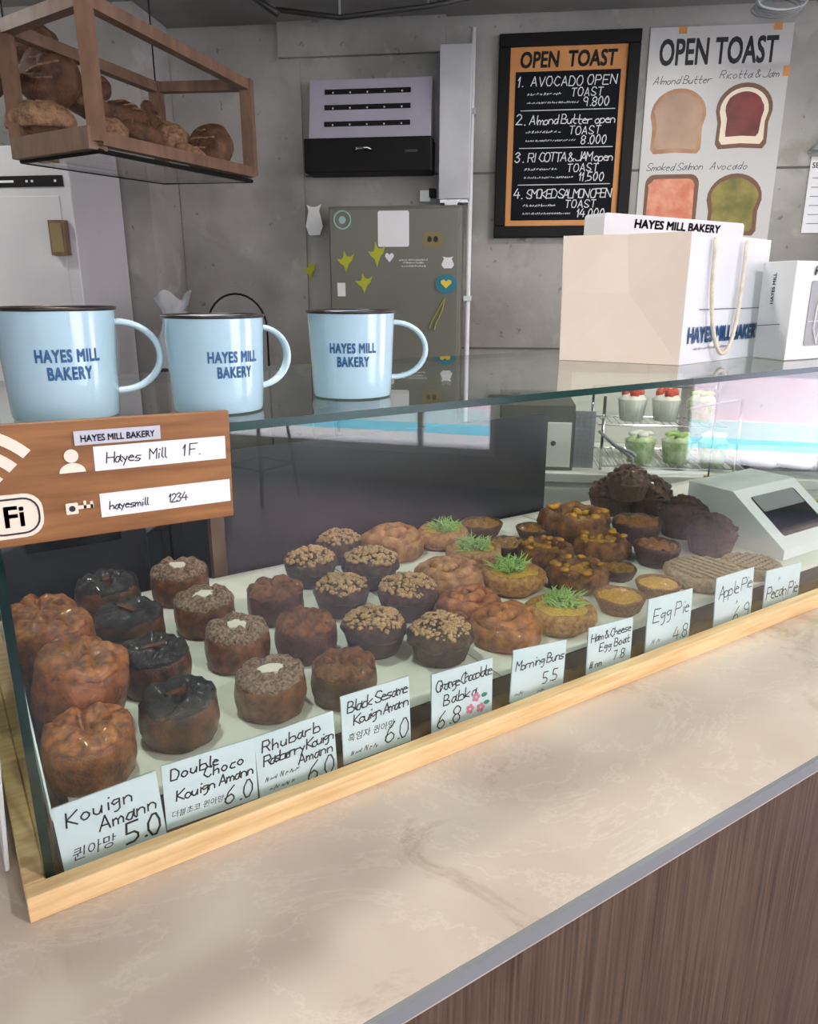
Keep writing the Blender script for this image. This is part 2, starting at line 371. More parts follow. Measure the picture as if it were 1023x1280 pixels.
def printed(text, size, bold=0.0, shear=0.0, xs=1.0, align='CENTER', spacing=1.0):
    """printed letters as a flat mesh in the xy plane: (verts, faces), centred"""
    c = bpy.data.curves.new('t', 'FONT'); c.body = text; c.size = size; c.shear = shear
    c.align_x = align; c.align_y = 'CENTER'; c.fill_mode = 'FRONT'; c.space_character = spacing
    c.resolution_u = 3
    o = bpy.data.objects.new('t', c); COL.objects.link(o)
    me = o.to_mesh(); vs = [(v.co.x*xs, v.co.y, 0) for v in me.vertices]; fs = [tuple(p.vertices) for p in me.polygons]
    if bold:      # heavier strokes: the outline repeated a hair to every side
        b_ = bold*.8; v0, f0 = vs, fs; vs, fs = [], []
        for dx, dy in ((-b_, -b_), (b_, -b_), (b_, b_), (-b_, b_)):
            k_ = len(vs); vs += [(x+dx, y+dy, z) for x, y, z in v0]; fs += [tuple(i+k_ for i in q) for q in f0]
    o.to_mesh_clear(); bpy.data.objects.remove(o); bpy.data.curves.remove(c)
    return vs, fs
def fit(vs, w=None, h=None):
    xs = [v[0] for v in vs]; ys = [v[1] for v in vs]
    cx, cy = (min(xs)+max(xs))/2, (min(ys)+max(ys))/2
    sx = w/(max(xs)-min(xs)) if w else 1; sy = h/(max(ys)-min(ys)) if h else sx
    if not w: sx = sy
    return [((x-cx)*sx, (y-cy)*sy, z) for x, y, z in vs]

# ------------------------------------------------------------------ room shell
WN = 3.30                           # back wall
CEIL = 2.555
LEFT_U = -2.4
m = M(); m.box(LEFT_U-.2, WALL_U+.2, -3.2, WN+.2, -.1, 0); struct(m.obj('floor', 'floor', rot=ROOM))
m = M(); m.box(LEFT_U-.2, WALL_U+.2, -3.2, WN+.2, CEIL, CEIL+.15); struct(m.obj('ceiling', 'concrete_ceiling', rot=ROOM))
# back wall in formwork panels with shallow joints
m = M(); m.box(LEFT_U-.2, WALL_U+.2, WN, WN+.2, 0, CEIL)
struct(m.obj('wall_back', 'concrete', rot=ROOM))
m = M(); m.box(LEFT_U-.2, LEFT_U, -3.2, WN, 0, CEIL); struct(m.obj('wall_left', 'concrete', rot=ROOM))
m = M(); m.box(LEFT_U-.2, -1.0, -3.4, -3.2, 0, CEIL); m.box(4.4, WALL_U+.2, -3.4, -3.2, 0, CEIL); m.box(-1.0, 4.4, -3.4, -3.2, 0, 1.2); m.box(-1.0, 4.4, -3.4, -3.2, 2.4, CEIL); struct(m.obj('wall_rear', 'concrete', rot=ROOM))
m = M(); zs0, zs1 = .25, 2.40
m.box(WALL_U, WALL_U+.2, -3.2, WN, 0, zs0); m.box(WALL_U, WALL_U+.2, -3.2, WN, zs1, CEIL)
for a, b in ((-3.2, -2.7), (-.08, 1.33), (3.2, WN)): m.box(WALL_U, WALL_U+.2, a, b, zs0, zs1)
struct(m.obj('wall_right', 'concrete', rot=ROOM))
for i, (a, b, mull) in enumerate(((-2.7, -.08, (-.72,)), (1.33, 3.2, (2.3,)))):
    m = M(); fw = .05; x0, x1 = WALL_U+.05, WALL_U+.12
    m.box(x0, x1, a, a+fw, zs0, zs1); m.box(x0, x1, b-fw, b, zs0, zs1); m.box(x0, x1, a, b, zs0, zs0+fw); m.box(x0, x1, a, b, zs1-fw, zs1)
    for q in mull: m.box(x0, x1, q-.02, q+.02, zs0, zs1)
    struct(m.obj('window_%d' % (i+1), 'white_plastic', rot=ROOM))
m = M()
for u in (-1.0, .78, 2.56, 4.34): m.box(u, u+.06, -3.33, -3.26, 1.2, 2.4)
m.box(-1.0, 4.4, -3.33, -3.26, 1.2, 1.26); m.box(-1.0, 4.4, -3.33, -3.26, 2.34, 2.4)
struct(m.obj('window_3', 'white_plastic', rot=ROOM))  # unseen window added in the rear wall for more light
# formwork joints, pilaster and beam on the back wall
m = M(); J = .008
m.box(-.93, -.26, WN-.025, WN, 2.43, CEIL)
struct(m.obj('trim_1', 'concrete', rot=ROOM))
m = M(); m.box(-1.39, -.845, WN-.012, WN, 0, 2.415); struct(m.obj('trim_2', 'concrete', rot=ROOM))
m = M()
for z in (1.995, 1.30): m.box(-.84, WALL_U-.1, WN-.004, WN, z-.004, z+.004)
for u in (.62, 1.62): m.box(u-.004, u+.004, WN-.004, WN, 0, 2.42)
struct(m.obj('trim_3', 'joint', rot=ROOM))
m = M(); m.box(LEFT_U, -1.392, WN-.30, WN-.0125, 0, CEIL)
struct(m.obj('trim_4', 'concrete', rot=ROOM))
m = M(); m.box(-1.0, WALL_U, 2.70, 2.86, 2.50, CEIL); struct(m.obj('trim_5', 'concrete_ceiling', rot=ROOM))
# outside the windows
m = M(); m.box(WALL_U+.2, 40, -25, 25, -.2, -.1001); struct(m.obj('pavement', 'pavement', rot=ROOM))
m = M(); m.box(8.5, 9, -14, 16, .1, 6.0); struct(m.obj('facade_wall', 'facade_pink', rot=ROOM))
m = M(); m.box(8.42, 8.5, -14, 16, -.1, .10); m.box(7.2, 7.7, -14, 16, -.1001, -.09); struct(m.obj('facade_kerb', 'facade_white', rot=ROOM))
m = M(); m.box(8.4, 8.5, -14, 16, .75, .95); m.box(7.75, 8.38, -14, 16, -.1, -.092); struct(m.obj('facade_trim', 'facade_cyan', rot=ROOM))
# bodies of the added ceiling lamps, all out of view
for i, (u_, n_, e_) in enumerate(FILL_LAMPS):
    t = thing('fill_lamp', 'small round ceiling downlight above the counter, out of the frame', 'lamp', R(u_, n_, CEIL), group='ceiling downlights')
    M().lathe([(.075, 0), (.08, -.06), (.07, -.07), (.068, -.02), (0, -.02)], 24).obj('housing', 'white_plastic', t)
    M().lathe([(.064, -.035), (0, -.035)], 24).obj('diffuser', 'fill_lamp_glow', t)

# ------------------------------------------------------------------ counter
t = thing('service_counter', 'long service counter with beige stone top and brown wood-grain front', 'counter', (0, 0, 0))
CX0, CX1 = -.55, 1.95
m = M(); m.box(CX0, CX1, .381, 1.34, .974, 1.0); m.obj('countertop', 'stone', t)
m = M(); m.box(CX0, CX1, .376, .381, .983, .9995); o = m.obj('edge_strip', 'edge_grey', t); o['label'] = 'blue-grey edge strip'
m = M(); m.box(CX0, CX1, .392, .41, .0, .974); o = m.obj('front_panel', 'laminate', t); o['label'] = 'brown vertical wood-grain front panel'
m = M(); m.box(CX0, CX1, 1.30, 1.32, 0, .974); m.obj('back_panel', 'panel_dark', t)
m = M(); m.box(CX0, CX0+.02, .41, 1.30, 0, .974); m.obj('side_panel', 'laminate', t)
m = M(); m.box(CX1-.02, CX1, .41, 1.30, 0, .974); m.obj('side_panel', 'laminate', t)

# ------------------------------------------------------------------ display case
X0, X1, YF, YB = .0064, 1.87, .62, 1.29
ZT = 1.422
t = thing('display_case', 'glass bakery display case with pale wooden base on the beige counter', 'display case', (X0, YF, 1.0))
case = t
def cb(x0, x1, y0, y1, z0, z1, mm=None): return (mm or M()).box(x0-X0, x1-X0, y0-YF, y1-YF, z0-1, z1-1)
cb(X0, X1, YF, YF+.0185, 1.0, 1.026).obj('wooden_rail', 'pine', t, bevel=.0015)['label'] = 'pale pine front rail'
cb(X0, X0+.018, YF+.0186, YB, 1.0, 1.026).obj('wooden_rail', 'pine', t, bevel=.0015)
cb(X1-.018, X1, YF+.0186, YB, 1.0, 1.026).obj('wooden_rail', 'pine', t, bevel=.0015)
m = M(); cb(X0+.018, X1-.018, YF+.0186, YB, 1.0, 1.004, m); m.obj('base_board', 'dark_wood', t)
cb(X0+.045, X1-.03, .692, 1.262, 1.004, 1.0285).obj('inner_platform', 'tray_steel', t)
def pane(name, mats, x0, x1, y0, y1, z0, z1, thin, par):
    """glass slab; its four narrow edge faces carry the green edge material"""
    m = cb(x0, x1, y0, y1, z0, z1)
    ax = {'x': (4, 5), 'y': (2, 3), 'z': (0, 1)}[thin]
    for i in range(6): m.mi[i] = 0 if i in ax else 1
    return m.obj(name, mats, par)
pane('front_pane', ['glass', 'glass_edge'], .0245, X1-.02, .6395, .6475, 1.005, 1.4135, 'y', t)
pane('side_pane', ['glass', 'glass_edge'], .0245, .0325, .6480, 1.27, 1.005, 1.4135, 'x', t)
pane('side_pane', ['glass', 'glass_edge'], X1-.028, X1-.02, .6480, 1.27, 1.005, 1.4135, 'x', t)
pane('top_shelf', ['glass_top', 'glass_edge'], -.06, X1-.01, .630, 1.10, 1.4140, ZT, 'z', t)
m = cb(.42, 1.21, 1.268, 1.275, 1.004, 1.262); m.obj('back_panel', 'panel_dark', t)
m = cb(.395, .42, 1.262, 1.28, 1.004, 1.41); m.obj('post', 'dark_wood', t)
m = cb(.325, .345, 1.262, 1.28, 1.004, 1.41); m.obj('post', 'black', t)
m = M(); m.tube([(.0385-X0, .675-YF, .006), (.0385-X0, .675-YF, .055), (.0385-X0, 1.20-YF, .36)], .0022, 6); m.obj('support_rod', 'steel', t)
# baking paper sheets on the platform
def paper(x0, x1, seed, label):
    m = M(); nx, ny = 24, 20; rnd = random.Random(seed); y0, y1 = .6935, 1.258; vs = []
    for j in range(ny+1):
        for i in range(nx+1):
            x, y = x0+(x1-x0)*i/nx, y0+(y1-y0)*j/ny
            vs.append((x, y, 1.0292+.0006*(1+noise.noise(Vector((x*9, y*9, seed))))))
    fs = [(j*(nx+1)+i, j*(nx+1)+i+1, (j+1)*(nx+1)+i+1, (j+1)*(nx+1)+i) for j in range(ny) for i in range(nx)]
    o = M().add(vs, fs).obj('baking_paper', 'parchment', smooth=True); sm = o.modifiers.new('thick', 'SOLIDIFY'); sm.thickness = .0006; sm.offset = 1
    return tag(o, label, 'baking paper', 'sheets of baking paper in the case')
paper(.06, .60, 1, 'white baking paper under the kouign amann at the left of the case')
paper(.602, 1.13, 2, 'white baking paper under the buns and egg tarts mid-case')
paper(1.132, 1.82, 3, 'white baking paper under the pies at the right of the case')

# ------------------------------------------------------------------ price cards
def card(corners, lines, label, marks=None, seed=0, extra=None):
    P = [on_y(x, y, .657) for x, y in corners]          # TL TR BR BL
    c = sum(P, Vector())/4; w = ((P[1]-P[0])+(P[2]-P[3]))/2; h = ((P[0]-P[3])+(P[1]-P[2])).length/2
    roll = math.atan2(w.z, w.x); W_ = w.length
    t = thing('price_card', label, 'price card', (c.x, .657, c.z), group='handwritten price cards in the case', rot=(math.radians(-4), -roll, 0))
    M().box(-W_/2, W_/2, -.0007, .0007, -h/2, h/2).obj('card_sheet', 'card', t)
    M().box(-W_/2, W_/2, .0008, .0016, -h/2, h/2).obj('sleeve_back', 'grey_plastic', t)
    m = M(); g = M(); T = tr(0, -.0011, 0) @ WALLT
    for k, (txt, x, y, s, *o) in enumerate(lines):
        if o and o[0] == 'g':
            scribble(g, (x-.5)*W_, (x-.5)*W_+len(txt)*s*h*.42, (y-.5)*h, s*h*.8, .0011, T, seed+k); continue
        target = (m if not (o and o[0] == 'g') else g); sp = o[1] if len(o) > 1 else 1.0
        wd = pen_width(txt, s*h, sp); wmax = (1-x-.03)*W_
        if wd > wmax: sp *= wmax/wd
        pen(target, txt, (x-.5)*W_, (y-.5)*h, s*h, .0016 if s < .3 else .0022, T, seed=seed+k, sp=sp, rise=.04 if s < .3 else 0)
    if marks:
        for (txt, x, y, s) in marks:
            v, f = printed(txt, s*h, 0.0, .2, align='LEFT'); m.add([(a+(x-.5)*W_, b+(y-.5)*h, 0) for a, b, _ in v], f, 0, T)
    m.obj('handwriting', 'ink', t)
    if g.v: g.obj('small_handwriting', 'ink_grey', t)
    if extra: extra(t, W_, h, T)
    return t
card([(65,1012),(195,966),(208,1040),(80,1095)], [('Kouign', .1, .68, .2), ('Amann', .38, .44, .2), ('5.0', .6, .1, .3)],
     'price card reading Kouign Amann 5.0, leftmost in the case', [('퀸아망', .08, .24, .20)], 1)
card([(198,960),(312,927),(328,992),(212,1035)], [('Double', .08, .74, .17), ('Choco', .42, .62, .16), ('Kouign Amann', .12, .40, .16), ('6.0', .62, .08, .27)],
     'price card reading Double Choco Kouign Amann 6.0', [('더블초코 퀸아망', .05, .2, .115)], 2)
card([(313,927),(408,893),(430,962),(330,1000)], [('Rhubarb', .08, .74, .16), ('Rasberry Kouign', .08, .54, .15), ('Amann', .5, .38, .15), ('6.0', .6, .06, .28), ('nhn snn nmn', .08, .3, .1, 'g'), ('nnhn nmn', .12, .14, .1, 'g')],
     'price card reading Rhubarb Rasberry Kouign Amann 6.0', None, 3)
card([(418,877),(503,850),(521,920),(437,950)], [('Black Sesame', .08, .74, .16), ('Kouign Amann', .16, .54, .15), ('6.0', .6, .1, .28), ('nhn snn nm', .1, .1, .1, 'g')],
     'price card reading Black Sesame Kouign Amann 6.0', [('흑임자 퀸아망', .06, .36, .13)], 4)
def flowers(t, W_, h, T):
    p = M(); q = M()
    for cx, cy in ((.72, .42), (.8, .22), (.62, .25)):
        for k in range(5):
            a = k*1.257; p.prism([((cx-.5)*W_+math.cos(a)*.004+math.cos(b)*.0028, (cy-.5)*h+math.sin(a)*.004+math.sin(b)*.0028) for b in [i*.785 for i in range(8)]], 0, .0002, T)
    for cx, cy in ((.86, .42), (.9, .28)):
        q.prism([((cx-.5)*W_+math.cos(b)*.005, (cy-.5)*h+math.sin(b)*.003) for b in [i*.785 for i in range(8)]], 0, .0002, T)
    p.obj('flower_drawing', 'ink_pink', t); q.obj('leaf_drawing', 'ink_green', t)
card([(535,848),(608,826),(622,890),(544,915)], [('Orange Chocolate', .06, .70, .17), ('Babka', .18, .44, .17), ('6.8', .08, .1, .26)],
     'price card reading Orange Chocolate Babka 6.8 with pink flower drawing', None, 5, flowers)
card([(638,818),(703,801),(708,860),(641,874)], [('Morning Buns', .06, .60, .18), ('5.5', .58, .24, .22), ('Bun', .08, .1, .14, 'g'), ('nn', .5, .08, .1, 'g')],
     'price card reading Morning Buns 5.5', None, 6)
card([(734,788),(789,773),(790,825),(735,841)], [('Ham & Cheese', .06, .68, .17), ('Egg Boat', .25, .44, .17), ('7.8', .58, .16, .2), ('# nn', .06, .12, .14)],
     'price card reading Ham and Cheese Egg Boat 7.8', None, 7)
card([(801,758),(857,742),(869,795),(816,810)], [('Egg Pie', .12, .56, .24), ('4.8', .6, .12, .24), ('nnhn', .12, .16, .14, 'g')],
     'price card reading Egg Pie 4.8', None, 8)
card([(886,733),(933,717),(947,768),(901,783)], [('Apple Pie', .08, .62, .22), ('6.9', .5, .12, .26), ('nm', .55, .42, .1, 'g')],
     'price card reading Apple Pie 6.9', None, 9)
card([(955,716),(1000,706),(998,748),(957,762)], [('Pecan Pie', .05, .28, .3), ('nn', .35, .68, .14, 'g'), ('nn', .55, .08, .12, 'g')],
     'price card reading Pecan Pie, rightmost in the case', None, 10)

# ------------------------------------------------------------------ wifi sign
t = thing('wifi_sign', 'wooden wifi sign with white icons and paper strips on the case glass', 'sign', (.214, .612, 1.388), rot=(0, math.radians(1.2), 0))
M().box(-.275, 0, 0, .0075, -.0455, .0475).obj('board', 'oak_sign', t, bevel=.0012)
T = tr(0, -.0003, 0) @ WALLT
def S(wx, wz): return (wx-.214, wz-1.388)
cx, cz = S(.008, 1.366); m = M()
for r0, r1 in ((.036, .043), (.0495, .0575), (.0635, .0715)):
    a0, a1 = math.radians(44), math.radians(136)
    poly = [(cx+r1*math.cos(a0+(a1-a0)*i/20), cz+r1*math.sin(a0+(a1-a0)*i/20)) for i in range(21)]+[(cx+r0*math.cos(a1-(a1-a0)*i/20), cz+r0*math.sin(a1-(a1-a0)*i/20)) for i in range(21)]
    m.prism(poly, 0, .0012, T)
m.obj('wifi_arcs', 'sign_cream', t)
def rrect(cx, cy, w, h, r, k=5):
    pts = []
    for (sx, sy, a) in ((1,1,0), (-1,1,90), (-1,-1,180), (1,-1,270)):
        for i in range(k+1):
            b = math.radians(a+90*i/k); pts.append((cx+sx*(w/2-r)+r*math.cos(b), cy+sy*(h/2-r)+r*math.sin(b)))
    return pts
cx, cz = S(.041, 1.3665); m = M(); m.prism(rrect(cx, cz, .044, .034, .013), 0, .0012, T); fi = m.obj('fi_badge', 'sign_cream', t)
m = M(); T2 = tr(0, -.0019, 0) @ WALLT
ring = rrect(cx+.001, cz, .036, .027, .011); m.tube([(x, y, 0) for x, y in ring], .0007, 6, T2, closed=True)
v, f = printed('Fi', .022, .0006); m.add([(a+cx+.002, b+cz, 0) for a, b, _ in fit(v, h=.0165)], f, 0, T2); m.obj('fi_letters', 'ink', fi)
cx, cz = S(.0868, 1.404); m = M(); m.prism([(cx+.0052*math.cos(i*.35), cz+.0045+.0052*math.sin(i*.35)) for i in range(18)], 0, .001, T)
m.prism([(cx+.0095*math.cos(math.pi*i/14), cz-.0085+.0075*math.sin(math.pi*i/14)) for i in range(15)], 0, .001, T); m.obj('person_icon', 'sign_cream', t)
cx, cz = S(.0865, 1.367); m = M(); m.prism(rrect(cx-.003, cz, .009, .009, .001), 0, .001, T); m.box(cx+.0012, cx+.013, -.0013, -.0003, cz-.001, cz+.0018); m.box(cx+.0055, cx+.0075, -.0013, -.0003, cz-.001, cz+.0052); m.box(cx+.0105, cx+.0125, -.0013, -.0003, cz-.001, cz+.0042)
key = m.obj('key_icon', 'sign_cream', t)
M().prism([(cx-.003+.0024*math.cos(i*.45), cz+.0024*math.sin(i*.45)) for i in range(14)], 0, .0003, tr(0, -.0014, 0) @ WALLT).obj('key_hole', 'ink', key)
for (xa, xb, zc, txt) in ((.1032, .209, 1.4045, (('Hayes', .112, .0085), ('Mill', .145, .0085), ('1 F.', .172, .0095))), (.1045, .2113, 1.3665, (('hayesmill', .111, .0065), ('1234', .158, .007)))):
    x0, z0 = S(xa, zc-.0097); x1, z1 = S(xb, zc+.0097)
    s_ = M().box(x0, x1, -.0008, 0, z0, z1).obj('paper_strip', 'paper', t); m = M()
    for k, (w_, wx, hh) in enumerate(txt): pen(m, w_, wx-.214, zc-1.388-.004, hh, .0009, tr(0, -.0011, 0) @ WALLT, seed=30+k, sp=.8)
    m.obj('handwriting', 'ink', s_)
x0, z0 = S(.09, 1.4165); x1, z1 = S(.155, 1.4275)
s_ = M().box(x0, x1, -.0022, -.0014, z0, z1).obj('name_strip', 'tape', t); s_['label'] = 'translucent strip printed with the bakery name'
v, f = printed('HAYES MILL BAKERY', .007, .0002); M().add([(a+(x0+x1)/2, b+(z0+z1)/2-.0005, 0) for a, b, _ in fit(v, w=.056, h=.0055)], f, 0, tr(0, -.0025, 0) @ WALLT).obj('lettering', 'ink_blue', s_)

# ------------------------------------------------------------------ mugs
def mug(x, y, text_deg, handle_deg, k, label):
    t = thing('enamel_mug', label, 'mug', (x, y, ZT+.0005), group='pale blue enamel mugs on the case')
    rb, rt, h = .0425*k, .0465*k, .0885*k
    prof = [(0, .001), (rb-.006, 0), (rb-.001, .001), (rb, .004)] + [(rb+(rt-rb)*i/6, .004+(h-.004)*i/6) for i in range(1, 7)] + [(rt-.002, h)] + [(rt-.002-(rt-rb)*i/6, h-(h-.006)*i/6) for i in range(1, 7)] + [(rb-.006, .005), (0, .005)]
    M().lathe(prof, 56).obj('body', 'mug_enamel', t, smooth=50)
    ring = [((rt)*math.cos(a), rt*math.sin(a), h) for a in [2*math.pi*i/48 for i in range(48)]]
    M().tube(ring, .0016*k, 8, closed=True).obj('rim', 'steel_rim', t, smooth=True)
    hd = math.radians(handle_deg); pts = []
    for i in range(17):
        a = math.radians(96-192*i/16); rr = .031*k
        pts.append(Vector((rb+.0005+.003*k+max(0, rr*1.12*math.cos(a))*1.0, 0, h*.545+.029*k*math.sin(a))))
    pts = [Vector((rb+.0005, 0, h*.545+.029*k))]+pts[1:-1]+[Vector((rb-.0003, 0, h*.545-.029*k))]
    m = M(); Tm = Matrix.Rotation(hd, 4, 'Z'); vs = []; fs = []; n = len(pts)
    for i, p in enumerate(pts):
        tg = (pts[min(i+1, n-1)]-pts[max(i-1, 0)]).normalized(); nr = Vector((tg.z, 0, -tg.x))
        for j in range(10):
            a = 2*math.pi*j/10; vs.append(p+nr*(.0030*k*math.cos(a))+Vector((0, 1, 0))*(.0062*k*math.sin(a)))
    for i in range(n-1):
        for j in range(10): fs.append((i*10+j, i*10+(j+1)%10, (i+1)*10+(j+1)%10, (i+1)*10+j))
    m.add(vs, fs, 0, Tm); m.obj('handle', 'mug_handle', t, smooth=True)
    m = M(); td = math.radians(text_deg)
    for txt, zc, w in (('HAYES MILL', .60, .050*k), ('BAKERY', .445, .034*k)):
        v, f = printed(txt, .012, .0006, spacing=1.1)
        vv = fit(v, w=w, h=.0105*k)
        z0 = h*zc; out = []
        for a, b, _ in vv:
            r = rb+(rt-rb)*((z0+b)/h)+.0004; an = td+a/r; out.append((r*math.cos(an), r*math.sin(an), z0+b))
        m.add(out, f)
    m.obj('lettering', 'mug_text', t)
    return t
for (l, r, yb, cy, lab, tdo, hdo, k) in (((22,520),(148,520),0,0,'pale blue bakery mug nearest the left edge, above the wifi sign', 8, 92, .98),
        ((220,512),(330,512),0,0,'middle pale blue bakery mug with its handle turned back', 22, 118, .93),
        ((392,494),(490,494),0,0,'pale blue bakery mug standing rightmost of the three', 2, 92, .93)):
    A, B = on_z(l[0], l[1], ZT), on_z(r[0], r[1], ZT); c = (A+B)/2; d = Vector((c.x, c.y, 0)).normalized(); va = math.degrees(math.atan2(-d.y, -d.x))
    mug(c.x, c.y, va+tdo, va+hdo, (A-B).length/2/.0425*.985, lab)

# ------------------------------------------------------------------ paper bag and boxes on the case
zb = ZT+.0006
def mid(a, b, k=.5): return (a[0]+(b[0]-a[0])*k, a[1]+(b[1]-a[1])*k)
def v3(p, z): return (p[0], p[1], z)
A, B, C, D = (.908, .932), (.993, .758), (1.277, .808), (1.185, .985)
t = thing('paper_bag', 'cream paper carrier bag with rope handles standing on the case', 'paper bag', (B[0], B[1], zb))
o_ = lambda p: (p[0]-B[0], p[1]-B[1])
a, b, c, d = map(o_, (A, B, C, D)); H = .196; e = .0012
at_, bt, ct, dt = (a[0]-.004, a[1]+.002), (b[0]-.001, b[1]-.001), (c[0]+.004, c[1]+.004), (d[0]+.004, d[1])
m = M()
vs = [v3(a, 0), v3(b, 0), v3(b, H), v3(at_, H)]
# left gusset with its folds pressed inwards
mt = mid(at_, bt, .5); g0 = mid(a, b, .55); inn = (.012, .006)
vs = [v3(a, 0), v3(b, 0), v3(bt, H), v3(at_, H), (mt[0]+inn[0], mt[1]+inn[1], H), (g0[0]+.006, g0[1]+.003, H*.55), (a[0]-.002, a[1], H*.56), (b[0]+.0, b[1], H*.5)]
m.add(vs, [(0, 1, 5), (0, 5, 6), (6, 5, 4, 3), (5, 1, 7), (5, 7, 2, 4)])
m.add([v3(c, 0), v3(d, 0), v3(dt, H), v3(ct, H)], [(0, 1, 2, 3)]); m.add([v3(d, 0), v3(a, 0), v3(at_, H), v3(dt, H)], [(0, 1, 2, 3)])
m.add([v3(a, 0), v3(b, 0), v3(c, 0), v3(d, 0)], [(3, 2, 1, 0)])
o = m.obj('body', 'kraft_white', t); sm = o.modifiers.new('thick', 'SOLIDIFY'); sm.thickness = .0008; sm.offset = 0
m = M(); m.add([v3(b, 0), v3(c, 0), v3(ct, H), v3(bt, H)], [(0, 1, 2, 3)]); o = m.obj('front_panel', 'bag_front', t); sm = o.modifiers.new('thick', 'SOLIDIFY'); sm.thickness = .0008; sm.offset = 0
fx = Vector((c[0]-b[0], c[1]-b[1], 0)); fl = fx.length; fx.normalize(); fn = Vector((fx.y, -fx.x, 0))
TF = Matrix((( fx.x, 0, fn.x, b[0]+fn.x*.0016), (fx.y, 0, fn.y, b[1]+fn.y*.0016), (0, 1, 0, 0), (0, 0, 0, 1)))
v, f = printed('HAYES MILL BAKERY', .02, .0012); m = M(); m.add([(x+fl*.52, y+.044, 0) for x, y, _ in fit(v, w=fl*.92, h=.026)], f, 0, TF)
m.obj('lettering', 'mug_text', t)
m = M(); m.ribbon([(fl*.16, .083), (fl*.95, .083)], .0012, TF); scribble(m, fl*.14, fl*.6, .020, .005, .0007, TF, 3); m.obj('line_drawing', 'ink', t)
for nm, off, sgn in (('handle', .004, 1), ('handle', 0, -1)):
    m = M(); pts = []
    if sgn == 1:
        x0, x1 = fl*.22, fl*.60
        for i in range(21):
            a_ = math.pi*i/20
            pts.append(TF @ Vector(((x0+x1)/2-(x1-x0)/2*math.cos(a_)*(1-.12*math.sin(a_)), (H-.018)*(1-.93*math.sin(a_)**.62) if 0 < i < 20 else H-.006, .006+.006*math.sin(a_))))
        m.tube(pts, .0034, 8); m.obj(nm, 'rope', t, smooth=True)
    else:
        bx = Vector((a[0]-d[0], a[1]-d[1], 0)); 
        for i in range(15):
            a_ = math.pi*i/14; p = Vector((d[0], d[1], 0))+bx*(.36+.28*(1-math.cos(a_))/2)
            pts.append(p+Vector((.004, -.008, H-.01-.07*math.sin(a_))))
        m.tube(pts, .0032, 8); m.obj(nm, 'rope', t, smooth=True)
# card box behind the bag
p0, p1 = on_y(755, 290, 1.03), on_y(930, 290, 1.03); hz = on_y(840, 272, 1.03).z
t = thing('carton_box', 'white carton with bakery name showing above the back of the bag', 'box', (p0.x, 1.03, zb))
w_ = p1.x-p0.x; hh = hz-zb
m = M(); m.prism([(x+w_/2, y+hh/2) for x, y in rrect(0, 0, w_, hh, .008)], -.05, 0, WALLT); m.obj('body', 'box_white', t)
v, f = printed('HAYES MILL BAKERY', .02, .0009, .1); M().add([(x+w_*.5, y+hh-.0155, 0) for x, y, _ in fit(v, w=w_*.62, h=.0165)], f, 0, tr(0, -.0006, 0) @ WALLT).obj('lettering', 'ink', t)
# cake box to the right
A, B, C, D = (1.228, .785), (1.2065, .714), (1.392, .700), (1.42, .78)
t = thing('cake_box', 'white cake box with an arched window at the right edge on the case', 'box', (B[0], B[1], zb))
a, b, c, d = [(p[0]-B[0], p[1]-B[1]) for p in (A, B, C, D)]; H = .158
m = M(); m.hexa([v3(p, 0) for p in (a, b, c, d)], [v3(p, H) for p in ((a[0]-.002, a[1]), (b[0]-.001, b[1]), (c[0], c[1]), d)]); m.obj('body', 'box_white', t, bevel=.0015)
fx = Vector((c[0]-b[0], c[1]-b[1], 0)); fl = fx.length; fx.normalize(); fn = Vector((fx.y, -fx.x, 0))
TF = Matrix(((fx.x, 0, fn.x, b[0]+fn.x*.0008), (fx.y, 0, fn.y, b[1]+fn.y*.0008), (0, 1, 0, 0), (0, 0, 0, 1)))
m = M(); m.prism([(x+fl*.56, y+.075) for x, y in rrect(0, 0, fl*.66, .105, .004)], 0, .0004, TF); win = m.obj('window', 'grey_plastic', t)
m = M(); TG = TF @ tr(0, 0, .0012)
arch = [(fl*.40, .026), (fl*.33, .05), (fl*.34, .085), (fl*.42, .112), (fl*.52, .122), (fl*.62, .112), (fl*.7, .085), (fl*.71, .05), (fl*.64, .026)]
m.tube([(x, y, 0) for x, y in arch], .0018, 6, TG); m.tube([(fl*.24, .062, 0), (fl*.80, .066, 0)], .0008, 6, TG); m.tube([(fl*.42, .112, 0), (fl*.40, .026, 0)], .0008, 6, TG); m.obj('cut_pattern', 'white_plastic', win)
v, f = printed('HAYES MILL', .02, .0009, .1); M().add([(x+fl*.52, y+.143, 0) for x, y, _ in fit(v, w=fl*.55, h=.015)], f, 0, TG).obj('lettering', 'ink', t)
sx = Vector((b[0]-a[0], b[1]-a[1], 0)); sl = sx.length; sx.normalize(); sn = Vector((sx.y, -sx.x, 0))
TS = Matrix(((sx.x, 0, sn.x, a[0]+sn.x*.0012-.001), (sx.y, 0, sn.y, a[1]+sn.y*.0012), (0, 1, 0, 0), (0, 0, 0, 1)))
m = M(); v, f = printed('HAYES MILL', .02, .0005); m.add([(.030-y, .115+x, 0) for x, y, _ in fit(v, w=.05, h=.007)], f, 0, TS)
m.obj('side_lettering', 'ink', t); m = M(); m.ribbon([(.004, .054), (sl*.75, .058)], .001, TS); m.obj('side_line', 'ink', t)

# ------------------------------------------------------------------ pastries
random.seed(5)
def lump(seed, amp, sc):
    off = Vector((seed*3.7, seed*1.3, seed*5.1))
    return lambda r, a, z: amp*noise.noise(Vector((r*math.cos(a)*sc, r*math.sin(a)*sc, z*sc))+off)
PROTO = {}
def proto(kind, k, maker):
    if (kind, k) not in PROTO: PROTO[(kind, k)] = maker(k)
    return PROTO[(kind, k)]
